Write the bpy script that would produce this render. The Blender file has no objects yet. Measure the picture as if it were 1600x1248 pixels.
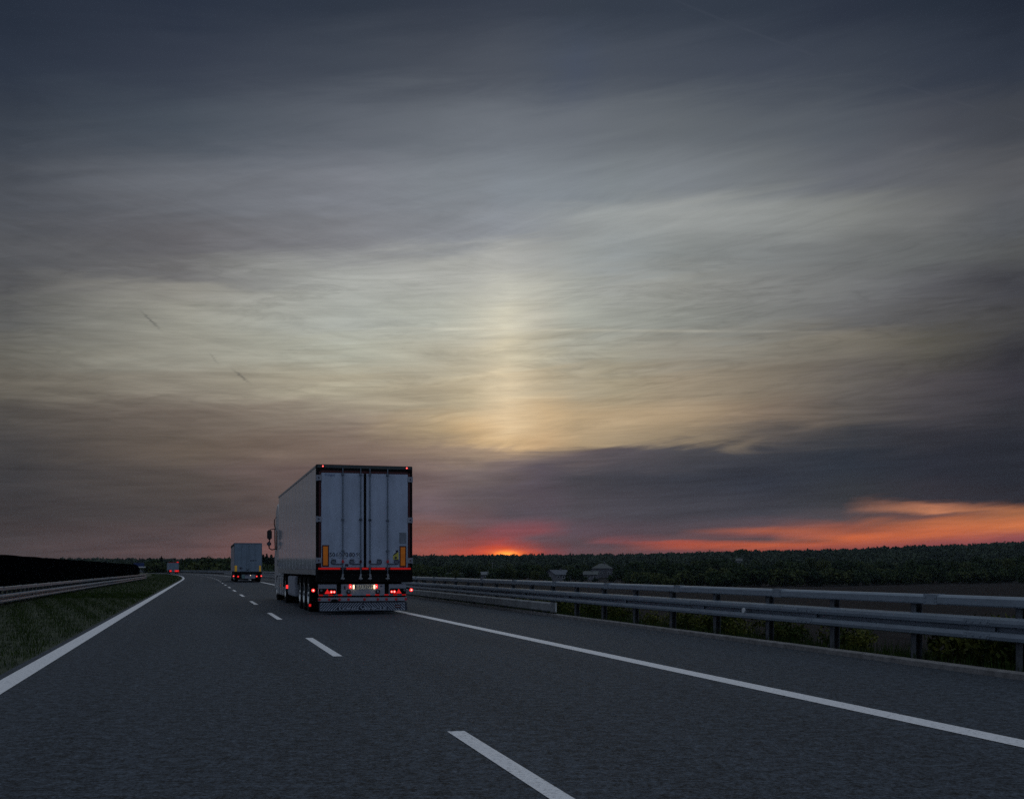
import bpy, bmesh, math, random
import numpy as np
from math import radians, sin, cos, pi, atan, atan2, tan

sc = bpy.context.scene
C = sc.collection
RNG = np.random.default_rng(7)
random.seed(7)

# ------------------------------------------------------------------ camera
F, HY, EYE = 1769.0, 889.0, 1.22          # focal length in photo pixels, horizon row, eye height
cam_d = bpy.data.cameras.new('camera'); cam = bpy.data.objects.new('camera', cam_d); C.objects.link(cam)
cam.location = (0, 0, EYE); cam.rotation_euler = (radians(90), 0, 0)
cam_d.sensor_width = 36; cam_d.lens = F / 1600 * 36; cam_d.shift_y = (HY - 624) / 1600
cam_d.clip_start = 0.1; cam_d.clip_end = 20000
sc.camera = cam

# ------------------------------------------------------------------ colour helpers
def lin(c):
    c = c / 255.0
    return c / 12.92 if c <= 0.04045 else ((c + 0.055) / 1.055) ** 2.4
def hexc(h, k=1.0):
    h = h.lstrip('#')
    return tuple(lin(int(h[i:i + 2], 16)) * k for i in (0, 2, 4)) + (1.0,)

# ------------------------------------------------------------------ world: dusk sky by azimuth and elevation
world = bpy.data.worlds.new('World'); sc.world = world; world.use_nodes = True
nt = world.node_tree; nt.nodes.clear()
N = nt.nodes.new; L = nt.links.new
def mth(op, a, b=None, clamp=False):
    n = N('ShaderNodeMath'); n.operation = op; n.use_clamp = clamp
    for i, v in enumerate((a, b)):
        if v is None: continue
        if isinstance(v, (int, float)): n.inputs[i].default_value = v
        else: L(v, n.inputs[i])
    return n.outputs[0]
def mrange(v, a, b, c=0.0, d=1.0, kind='SMOOTHSTEP'):
    n = N('ShaderNodeMapRange'); n.interpolation_type = kind
    L(v, n.inputs[0]); n.inputs[1].default_value = a; n.inputs[2].default_value = b
    n.inputs[3].default_value = c; n.inputs[4].default_value = d
    return n.outputs[0]
def mixc(f, a, b, mode='MIX'):
    n = N('ShaderNodeMix'); n.data_type = 'RGBA'; n.blend_type = mode
    if isinstance(f, (int, float)): n.inputs[0].default_value = f
    else: L(f, n.inputs[0])
    for i, v in ((6, a), (7, b)):
        if isinstance(v, tuple): n.inputs[i].default_value = v
        else: L(v, n.inputs[i])
    return n.outputs[2]
def comb(x, y, z=0.0):
    n = N('ShaderNodeCombineXYZ')
    for i, v in enumerate((x, y, z)):
        if isinstance(v, (int, float)): n.inputs[i].default_value = v
        else: L(v, n.inputs[i])
    return n.outputs[0]
def noise(vec, scale, detail=4.0, rough=0.55, dist=0.0):
    n = N('ShaderNodeTexNoise'); L(vec, n.inputs['Vector'])
    n.inputs['Scale'].default_value = scale; n.inputs['Detail'].default_value = detail
    n.inputs['Roughness'].default_value = rough; n.inputs['Distortion'].default_value = dist
    return n.outputs['Fac']

tc = N('ShaderNodeTexCoord'); sep = N('ShaderNodeSeparateXYZ'); L(tc.outputs['Generated'], sep.inputs[0])
az = mth('ARCTAN2', sep.outputs[0], sep.outputs[1]); el = mth('ARCSINE', sep.outputs[2])

SKY = {   # photo column: rows of (photo y, colour)
 20: [(0,'272f3e'),(100,'2d3544'),(200,'3a414d'),(300,'4b4f58'),(400,'56585e'),(450,'545559'),(500,'5f6061'),(550,'656460'),(600,'69655f'),(650,'504d4c'),(700,'464446'),(750,'3d3c40'),(800,'3d3a3d'),(830,'443d3f'),(862,'473f41')],
 290: [(0,'2b3343'),(100,'363d4c'),(200,'474f5b'),(300,'676b74'),(370,'636369'),(430,'6f6f72'),(455,'8f8e8a'),(500,'96968f'),(550,'97968e'),(600,'8b867d'),(650,'6e655f'),(700,'655b54'),(750,'544d4b'),(800,'4a4445'),(835,'514547'),(862,'5a484a')],
 550: [(0,'303846'),(100,'414855'),(200,'5d636e'),(300,'7a7e88'),(380,'7b7d84'),(430,'a2a5a4'),(500,'a3a7a4'),(550,'a6a89f'),(600,'a59f8f'),(650,'8b8076'),(700,'776861'),(750,'6b5a5a'),(800,'5f5252'),(830,'705352'),(862,'835652')],
 680: [(0,'343b49'),(100,'474d59'),(200,'636973'),(300,'7c828b'),(360,'7e828a'),(420,'a2a4a3'),(500,'abaea8'),(560,'aeab9e'),(620,'a79d8a'),(670,'a8967c'),(700,'8b7a6e'),(750,'6f6163'),(800,'665860'),(828,'7e5450'),(845,'86504e'),(862,'965048')],
 735: [(0,'363d4b'),(100,'4a505c'),(200,'676d77'),(300,'7e848d'),(360,'83878f'),(410,'a2a4a3'),(500,'b4b5ac'),(560,'b4af9f'),(620,'b0a48c'),(675,'bfa581'),(700,'958374'),(740,'706566'),(780,'5d5459'),(812,'645359'),(832,'74494c'),(850,'8e4844'),(863,'ac4a3c')],
 790: [(0,'373e4c'),(100,'4c525e'),(200,'6a707a'),(300,'7f8690'),(350,'868b94'),(400,'a3a5a5'),(450,'b5b6af'),(500,'c0beb0'),(550,'c2bba6'),(600,'c4b69c'),(650,'ccb695'),(685,'ceb28c'),(703,'9b8776'),(725,'746869'),(750,'5c5459'),(800,'554f59'),(830,'7c484f'),(848,'9c4644'),(856,'c24c34'),(864,'e25a2a')],
 845: [(0,'373e4c'),(100,'4a515e'),(200,'686e78'),(300,'7e858e'),(350,'8a8f96'),(400,'9c9fa0'),(450,'adaea8'),(500,'b0afa6'),(550,'b2ad9c'),(600,'b0a48e'),(650,'bfa786'),(688,'bea280'),(706,'7f716a'),(740,'56505a'),(800,'504a55'),(828,'7a4850'),(840,'5f4b54'),(852,'6c484e'),(863,'84464a')],
 900: [(0,'363e4b'),(100,'485060'),(200,'666c76'),(300,'7c838c'),(340,'8f9498'),(400,'959a9c'),(450,'a2a5a2'),(500,'a3a6a0'),(550,'a5a398'),(600,'a49b89'),(650,'b09c80'),(690,'a8957b'),(712,'655c60'),(750,'45454e'),(800,'48464f'),(826,'554853'),(846,'54474f'),(862,'5d464e')],
 960: [(0,'353d4b'),(100,'484f5c'),(200,'646a73'),(300,'7d848b'),(335,'92979a'),(400,'90969a'),(450,'999c9b'),(500,'989b97'),(550,'9a998f'),(600,'9e9582'),(650,'ad9a80'),(690,'9e8e78'),(708,'58535a'),(750,'3d3f49'),(800,'45444e'),(830,'50454f'),(846,'70464c'),(852,'56454d'),(863,'5c4449')],
 1060: [(0,'353d4b'),(100,'454c59'),(200,'61676f'),(290,'7a8088'),(330,'939799'),(400,'858a8c'),(450,'8f918f'),(500,'8c8f8c'),(550,'8f8c84'),(600,'958a7a'),(650,'a3917a'),(682,'8d7f6d'),(704,'47474e'),(750,'363a45'),(800,'40414b'),(832,'4e444c'),(843,'5a464c'),(849,'a85040'),(854,'90493e'),(862,'66444a')],
 1200: [(0,'313947'),(100,'404755'),(200,'595f68'),(285,'6e7379'),(325,'8a8e90'),(400,'7c8083'),(450,'818384'),(500,'7b7d7d'),(540,'827f78'),(600,'7b7369'),(650,'7c6f64'),(676,'605a58'),(704,'383b44'),(750,'2f3440'),(800,'3b3d47'),(820,'54474f'),(829,'9a5644'),(836,'74494a'),(843,'56474c'),(851,'ba5c3e'),(862,'8e4a42')],
 1330: [(0,'2d3443'),(100,'3b424f'),(200,'525862'),(280,'62666f'),(320,'7c7f80'),(400,'6f7275'),(450,'6f7174'),(500,'66676a'),(530,'75716a'),(600,'635f5d'),(645,'5a5655'),(672,'3b3d44'),(720,'2c323d'),(780,'35383f'),(808,'484349'),(824,'8a5245'),(839,'c2643e'),(858,'8c4a46')],
 1455: [(0,'28303e'),(100,'353c4a'),(200,'4a4e58'),(275,'5d6067'),(330,'6a6c6f'),(400,'626568'),(450,'58595f'),(500,'57575a'),(535,'56544f'),(600,'4d4a4e'),(648,'46444a'),(685,'32333c'),(730,'2b2e39'),(776,'33323b'),(786,'a87058'),(793,'b87a5c'),(801,'6b4c4a'),(812,'b06848'),(832,'c46a46'),(850,'904c4c'),(858,'7a444a')],
 1580: [(0,'242b39'),(100,'303745'),(200,'42464f'),(270,'57595f'),(350,'55585e'),(400,'545659'),(450,'414249'),(500,'48484b'),(550,'38383f'),(600,'3a3942'),(650,'34353d'),(700,'292c36'),(750,'272a34'),(782,'2e2d35'),(797,'9a6448'),(822,'c4724a'),(840,'8f4e50'),(852,'6a3e4a')],
}
ELN = 0.50
wv1 = comb(mth('MULTIPLY', az, 3.0), mth('ADD', mth('MULTIPLY', el, 26.0), mth('MULTIPLY', az, -3.2)), 0.3)
wv2 = comb(mth('MULTIPLY', az, 9.0), mth('MULTIPLY', el, 80.0), 1.7)
wv3 = comb(mth('MULTIPLY', az, 2.2), mth('ADD', mth('MULTIPLY', el, 15.0), mth('MULTIPLY', az, -2.6)), 5.1)
wv4 = comb(mth('MULTIPLY', az, 5.0), mth('ADD', mth('MULTIPLY', el, 120.0), mth('MULTIPLY', az, -4.0)), 9.0)
n4 = noise(wv4, 1.3, 6, 0.65, 1.0)
n1 = noise(wv1, 1.6, 6, 0.6, 0.9); n2 = noise(wv2, 1.0, 5, 0.6, 0.6); n3 = noise(wv3, 2.4, 7, 0.62, 1.2)
lowfade = mrange(el, 0.012, 0.10)                       # fine structure eases off right at the horizon
warp = mth('MULTIPLY', mth('SUBTRACT', n1, 0.5), mth('ADD', 0.004, mth('MULTIPLY', lowfade, 0.030)))
warp2 = mth('MULTIPLY', mth('SUBTRACT', n2, 0.5), mth('ADD', 0.004, mth('MULTIPLY', lowfade, 0.010)))
elw = mth('ADD', el, mth('ADD', warp, warp2))
t = mth('DIVIDE', elw, ELN, clamp=True)
azw = mth('ADD', az, mth('MULTIPLY', mth('SUBTRACT', n3, 0.5), 0.05))
cols, xs = [], sorted(SKY)
for x in xs:
    u = (x - 800) / F
    r = N('ShaderNodeValToRGB'); cr = r.color_ramp; cr.interpolation = 'EASE'
    stops = sorted(((atan((HY - y) / F * cos(atan(u))) / ELN, h) for y, h in SKY[x]))
    while len(cr.elements) < len(stops): cr.elements.new(0.5)
    for e, (p, h) in zip(cr.elements, stops): e.position = p
    for e, (p, h) in zip(cr.elements, stops): e.color = hexc(h)
    L(t, r.inputs[0]); cols.append(r.outputs[0])
sky = cols[0]
for i in range(1, len(xs)):
    a, b = atan((xs[i - 1] - 800) / F), atan((xs[i] - 800) / F)
    sky = mixc(mrange(azw, a, b, kind='LINEAR'), sky, cols[i])
# streaky cirrus brightness
st = mth('ADD', mth('MULTIPLY', mth('SUBTRACT', n3, 0.5), 0.55), mth('MULTIPLY', mth('SUBTRACT', n2, 0.5), 0.30))
st = mth('ADD', st, mth('MULTIPLY', mth('MULTIPLY', mth('SUBTRACT', n4, 0.5), 0.50), mrange(el, 0.30, 0.20)))
wv5 = comb(mth('MULTIPLY', az, 3.2), mth('ADD', mth('MULTIPLY', el, 34.0), mth('MULTIPLY', mth('ABSOLUTE', az), -7.0)), 3.3)
n5 = noise(wv5, 1.2, 7, 0.68, 1.6)
st = mth('ADD', st, mth('MULTIPLY', mth('SUBTRACT', n5, 0.5), 0.34))
wv6 = comb(mth('MULTIPLY', az, 6.0), mth('ADD', mth('MULTIPLY', el, 40.0), mth('MULTIPLY', az, -3.0)), 6.6)
n6 = noise(wv6, 1.0, 5, 0.55, 2.2)
fil = mth('POWER', mth('SUBTRACT', 1.0, mth('ABSOLUTE', mth('SUBTRACT', mth('MULTIPLY', n6, 2.0), 1.0))), 7.0)
st = mth('SUBTRACT', st, mth('MULTIPLY', mth('MULTIPLY', fil, 0.17), mth('MULTIPLY', mrange(el, 0.08, 0.13), mth('MULTIPLY', mrange(n3, 0.38, 0.6), mrange(el, 0.31, 0.24)))))
gain = mth('ADD', 1.0, mth('MULTIPLY', st, mrange(el, 0.42, 0.26)))
sky = mixc(1.0, sky, comb(gain, gain, gain), 'MULTIPLY')
gm = N('ShaderNodeGamma'); L(sky, gm.inputs[0]); gm.inputs[1].default_value = 1.05
sky = mixc(1.0, gm.outputs[0], (1.155, 1.14, 1.085, 1), 'MULTIPLY')
# high sky outside the frame and the sky behind the camera
high = mrange(el, 0.52, 0.95)
sky = mixc(high, sky, (0.40, 0.455, 0.52, 1))
rb = N('ShaderNodeValToRGB'); L(mth('DIVIDE', el, 1.5, clamp=True), rb.inputs[0])
rb.color_ramp.elements[0].color = (0.10, 0.11, 0.16, 1); rb.color_ramp.elements[1].color = (0.40, 0.455, 0.52, 1)
e = rb.color_ramp.elements.new(0.25); e.color = (0.16, 0.20, 0.27, 1)
sky = mixc(mrange(mth('ABSOLUTE', az), 0.55, 1.3), sky, rb.outputs[0])
# light pillar standing over the hidden sun, one long bright contrail, one faint high one, three dark scraps of cloud
def gauss(v, c, w): return mth('POWER', 2.718, mth('MULTIPLY', mth('POWER', mth('DIVIDE', mth('SUBTRACT', v, c), w), 2.0), -1.0))
def add_light(amount, colr):
    global sky
    cc = N('ShaderNodeMix'); cc.data_type = 'RGBA'; cc.blend_type = 'ADD'; L(amount, cc.inputs[0]); L(sky, cc.inputs[6]); cc.inputs[7].default_value = colr; sky = cc.outputs[2]
pil = mth('MULTIPLY', gauss(az, -0.010, 0.034), mth('MULTIPLY', mrange(el, 0.10, 0.135), mrange(el, 0.285, 0.19)))
pil = mth('MULTIPLY', pil, mth('ADD', 0.55, mth('MULTIPLY', n2, 0.9)))
add_light(pil, (0.075, 0.062, 0.050, 1))
ln = mth('SUBTRACT', el, mth('ADD', 0.2085, mth('ADD', mth('MULTIPLY', az, -0.010), mth('MULTIPLY', mth('POWER', az, 2.0), -0.09))))
add_light(mth('MULTIPLY', mth('MULTIPLY', gauss(ln, 0.0, 0.0012), mth('MULTIPLY', mrange(az, -0.17, -0.02), mrange(az, 0.33, 0.16))), mrange(n3, 0.3, 0.6)), (0.08, 0.070, 0.052, 1))
l2 = mth('SUBTRACT', el, mth('SUBTRACT', 0.520, mth('MULTIPLY', az, 0.41)))
add_light(mth('MULTIPLY', mth('MULTIPLY', gauss(l2, 0.0, 0.0010), mrange(az, 0.10, 0.16)), mrange(n1, 0.40, 0.60)), (0.005, 0.005, 0.006, 1))
for (px_, py_, wa, wb, sl_, k_) in ((236, 501, .0062, .0012, -.85, .5), (334, 560, .0036, .0010, -1.1, .22), (377, 588, .0055, .0011, -.72, .5)):
    ca = atan((px_-800)/F); ce = atan((HY-py_)/F*cos(ca))
    q_ = mth('SUBTRACT', mth('SUBTRACT', el, ce), mth('MULTIPLY', mth('SUBTRACT', az, ca), sl_))
    q_ = mth('ADD', q_, mth('MULTIPLY', mth('SUBTRACT', noise(wv2, 14.0, 2), 0.5), 0.006))
    sky = mixc(mth('MULTIPLY', mth('MULTIPLY', gauss(q_, 0.0, wb), gauss(az, ca, wa)), k_), sky, (0.05, 0.052, 0.055, 1))
# the last sliver of sun on the horizon
SUN_AZ = atan((792 - 800) / F)
sd = mth('ADD', mth('POWER', mth('DIVIDE', mth('SUBTRACT', az, SUN_AZ), 0.010), 2.0), mth('POWER', mth('DIVIDE', mth('SUBTRACT', el, 0.0132), 0.0030), 2.0))
core = mth('POWER', 2.718, mth('MULTIPLY', sd, -1.0))
sky = mixc(1.0, sky, mixc(core, (0, 0, 0, 1), (1.0, 0.40, 0.05, 1)), 'ADD')
nish = N('ShaderNodeTexSky'); nish.sky_type = 'NISHITA'; nish.sun_disc = False
nish.sun_elevation = radians(1.0); nish.sun_rotation = SUN_AZ
sky = mixc(0.0004, sky, nish.outputs[0], 'ADD')
bg = N('ShaderNodeBackground'); L(sky, bg.inputs[0]); bg.inputs[1].default_value = 1.0
wo = N('ShaderNodeOutputWorld'); L(bg.outputs[0], wo.inputs[0])

# ------------------------------------------------------------------ sun, just above the ridge
sl = bpy.data.lights.new('sun', 'SUN'); sl.energy = 0.005; sl.angle = radians(0.6); sl.color = (1.0, 0.5, 0.22)
so = bpy.data.objects.new('sun', sl); C.objects.link(so); so.rotation_euler = (radians(-89.2), 0, -SUN_AZ)

sc.view_settings.view_transform = 'Standard'; sc.view_settings.look = 'None'
sc.view_settings.exposure = 0; sc.view_settings.gamma = 1
sc.cycles.use_denoising = False
sc.cycles.max_bounces = 6; sc.cycles.sample_clamp_indirect = 0.6; sc.cycles.sample_clamp_direct = 3

# ------------------------------------------------------------------ materials
def mat(name, col, rough=0.6, metal=0.0, var=0.0, scale=5.0, emit=None, es=0.0, bump=0.0, bscale=None, spec=0.5, coat=0.0, col2=None, stretch=None):
    m = bpy.data.materials.new(name); m.use_nodes = True
    t_ = m.node_tree; b = t_.nodes['Principled BSDF']
    b.inputs['Base Color'].default_value = tuple(col) + (1,)
    b.inputs['Roughness'].default_value = rough; b.inputs['Metallic'].default_value = metal
    b.inputs['Specular IOR Level'].default_value = spec
    b.inputs['Coat Weight'].default_value = coat; b.inputs['Coat Roughness'].default_value = 0.08
    if var > 0 or bump > 0 or col2:
        c = t_.nodes.new('ShaderNodeTexCoord'); mp = t_.nodes.new('ShaderNodeMapping')
        t_.links.new(c.outputs['Object'], mp.inputs[0])
        if stretch: mp.inputs['Scale'].default_value = stretch
        n = t_.nodes.new('ShaderNodeTexNoise'); n.inputs['Scale'].default_value = scale; n.inputs['Detail'].default_value = 6
        n.inputs['Roughness'].default_value = 0.65
        t_.links.new(mp.outputs[0], n.inputs['Vector'])
        r = t_.nodes.new('ShaderNodeValToRGB')
        c2 = col2 if col2 else tuple(min(1, v * (1 + var)) for v in col)
        c1 = col if col2 else tuple(v * (1 - var) for v in col)
        r.color_ramp.elements[0].position = 0.32; r.color_ramp.elements[1].position = 0.68
        r.color_ramp.elements[0].color = tuple(c1) + (1,); r.color_ramp.elements[1].color = tuple(c2) + (1,)
        t_.links.new(n.outputs['Fac'], r.inputs[0]); t_.links.new(r.outputs[0], b.inputs['Base Color'])
        if bump > 0:
            n2_ = t_.nodes.new('ShaderNodeTexNoise'); n2_.inputs['Scale'].default_value = bscale or scale * 3; n2_.inputs['Detail'].default_value = 4
            t_.links.new(mp.outputs[0], n2_.inputs['Vector'])
            bp = t_.nodes.new('ShaderNodeBump'); bp.inputs['Strength'].default_value = bump; bp.inputs['Distance'].default_value = 0.02
            t_.links.new(n2_.outputs['Fac'], bp.inputs['Height']); t_.links.new(bp.outputs[0], b.inputs['Normal'])
    if emit:
        b.inputs['Emission Color'].default_value = tuple(emit) + (1,); b.inputs['Emission Strength'].default_value = es
    return m

def asphalt_mat(name, base, amt):
    m = bpy.data.materials.new(name); m.use_nodes = True; t_ = m.node_tree; b = t_.nodes['Principled BSDF']
    nn, ll = t_.nodes.new, t_.links.new
    tc_ = nn('ShaderNodeTexCoord'); uv = nn('ShaderNodeUVMap')
    def nz(scale, det=3, src=None, rough=0.6):
        n = nn('ShaderNodeTexNoise'); n.inputs['Scale'].default_value = scale; n.inputs['Detail'].default_value = det; n.inputs['Roughness'].default_value = rough
        ll(src or tc_.outputs['Object'], n.inputs['Vector']); return n.outputs['Fac']
    def M(op, a, b2=None, c2=None):
        n = nn('ShaderNodeMath'); n.operation = op
        for i, v in enumerate((a, b2, c2)):
            if v is None: continue
            if isinstance(v, (int, float)): n.inputs[i].default_value = v
            else: ll(v, n.inputs[i])
        return n.outputs[0]
    fine = nz(30, 3, rough=0.9); mid = nz(9, 3); big = nz(0.22, 4)
    mp = nn('ShaderNodeMapping'); mp.inputs['Scale'].default_value = (1.6, 0.05, 1); ll(uv.outputs[0], mp.inputs[0])
    strk = nz(1.0, 4, mp.outputs[0])
    v = M('ADD', M('MULTIPLY', M('SUBTRACT', fine, 0.5), 3.4 * amt), M('MULTIPLY', M('SUBTRACT', mid, 0.5), 1.4 * amt))
    v = M('ADD', v, M('MULTIPLY', M('SUBTRACT', big, 0.5), 0.45))
    v = M('ADD', v, M('MULTIPLY', M('SUBTRACT', strk, 0.5), 0.5))
    su = nn('ShaderNodeSeparateXYZ'); ll(uv.outputs[0], su.inputs[0])
    for c_ in (-0.95, 0.95, 2.75, 4.65):      # tyre tracks polished a little darker
        q_ = M('POWER', 2.718, M('MULTIPLY', M('POWER', M('DIVIDE', M('SUBTRACT', su.outputs[0], c_), 0.33), 2.0), -1.0))
        v = M('SUBTRACT', v, M('MULTIPLY', q_, M('MULTIPLY', strk, 0.22)))
    v = M('MAXIMUM', M('ADD', v, 1.0), 0.12)
    # pale chips of aggregate
    vo = nn('ShaderNodeTexVoronoi'); vo.inputs['Scale'].default_value = 26; ll(tc_.outputs['Object'], vo.inputs['Vector'])
    chip = M('MULTIPLY', M('LESS_THAN', vo.outputs['Distance'], 0.13), M('GREATER_THAN', nz(9, 1), 0.6))
    v = M('ADD', v, M('MULTIPLY', chip, 1.2))
    cm = nn('ShaderNodeCombineColor')
    for i, k in enumerate(base): ll(M('MULTIPLY', v, k), cm.inputs[i])
    ll(cm.outputs[0], b.inputs['Base Color'])
    b.inputs['Roughness'].default_value = 0.75; b.inputs['Specular IOR Level'].default_value = 0.22
    bp = nn('ShaderNodeBump'); bp.inputs['Strength'].default_value = 0.2; bp.inputs['Distance'].default_value = 0.004
    ll(fine, bp.inputs['Height']); ll(bp.outputs[0], b.inputs['Normal'])
    return m

def paint_mat(name, col, under):
    m = bpy.data.materials.new(name); m.use_nodes = True; t_ = m.node_tree; b = t_.nodes['Principled BSDF']
    nn, ll = t_.nodes.new, t_.links.new
    tc_ = nn('ShaderNodeTexCoord')
    n = nn('ShaderNodeTexNoise'); n.inputs['Scale'].default_value = 30; n.inputs['Detail'].default_value = 5; n.inputs['Roughness'].default_value = 0.75
    ll(tc_.outputs['Object'], n.inputs['Vector'])
    r = nn('ShaderNodeValToRGB'); e = r.color_ramp.elements
    e[0].position = 0.34; e[0].color = under + (1,); e[1].position = 0.45; e[1].color = tuple(c * 0.86 for c in col) + (1,)
    x = r.color_ramp.elements.new(0.7); x.color = col + (1,)
    ll(n.outputs['Fac'], r.inputs[0]); ll(r.outputs[0], b.inputs['Base Color'])
    b.inputs['Roughness'].default_value = 0.6
    bp = nn('ShaderNodeBump'); bp.inputs['Strength'].default_value = 0.3; bp.inputs['Distance'].default_value = 0.005
    ll(n.outputs['Fac'], bp.inputs['Height']); ll(bp.outputs[0], b.inputs['Normal'])
    return m

def foliage_mat(name, c1, c2, scale=0.35, isl=0.3, p0=0.3, p1=0.75):
    m = bpy.data.materials.new(name); m.use_nodes = True; t_ = m.node_tree; b = t_.nodes['Principled BSDF']
    nn, ll = t_.nodes.new, t_.links.new
    g = nn('ShaderNodeNewGeometry'); n = nn('ShaderNodeTexNoise'); n.inputs['Scale'].default_value = scale; n.inputs['Detail'].default_value = 5
    ll(g.outputs['Position'], n.inputs['Vector'])
    oi = nn('ShaderNodeObjectInfo')
    a = nn('ShaderNodeMath'); a.operation = 'ADD'; ll(n.outputs['Fac'], a.inputs[0])
    s = nn('ShaderNodeMath'); s.operation = 'MULTIPLY_ADD'; ll(oi.outputs['Random'], s.inputs[0]); s.inputs[1].default_value = 0.45; s.inputs[2].default_value = -0.22
    ll(s.outputs[0], a.inputs[1])
    a2 = nn('ShaderNodeMath'); a2.operation = 'MULTIPLY_ADD'; ll(g.outputs['Random Per Island'], a2.inputs[0]); a2.inputs[1].default_value = isl; a2.inputs[2].default_value = -isl/2
    a3 = nn('ShaderNodeMath'); a3.operation = 'ADD'; ll(a.outputs[0], a3.inputs[0]); ll(a2.outputs[0], a3.inputs[1])
    r = nn('ShaderNodeValToRGB'); e = r.color_ramp.elements
    e[0].position = p0; e[0].color = tuple(c1) + (1,); e[1].position = p1; e[1].color = tuple(c2) + (1,)
    ll(a3.outputs[0], r.inputs[0]); ll(r.outputs[0], b.inputs['Base Color'])
    b.inputs['Roughness'].default_value = 0.75; b.inputs['Specular IOR Level'].default_value = 0.15
    return m

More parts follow.
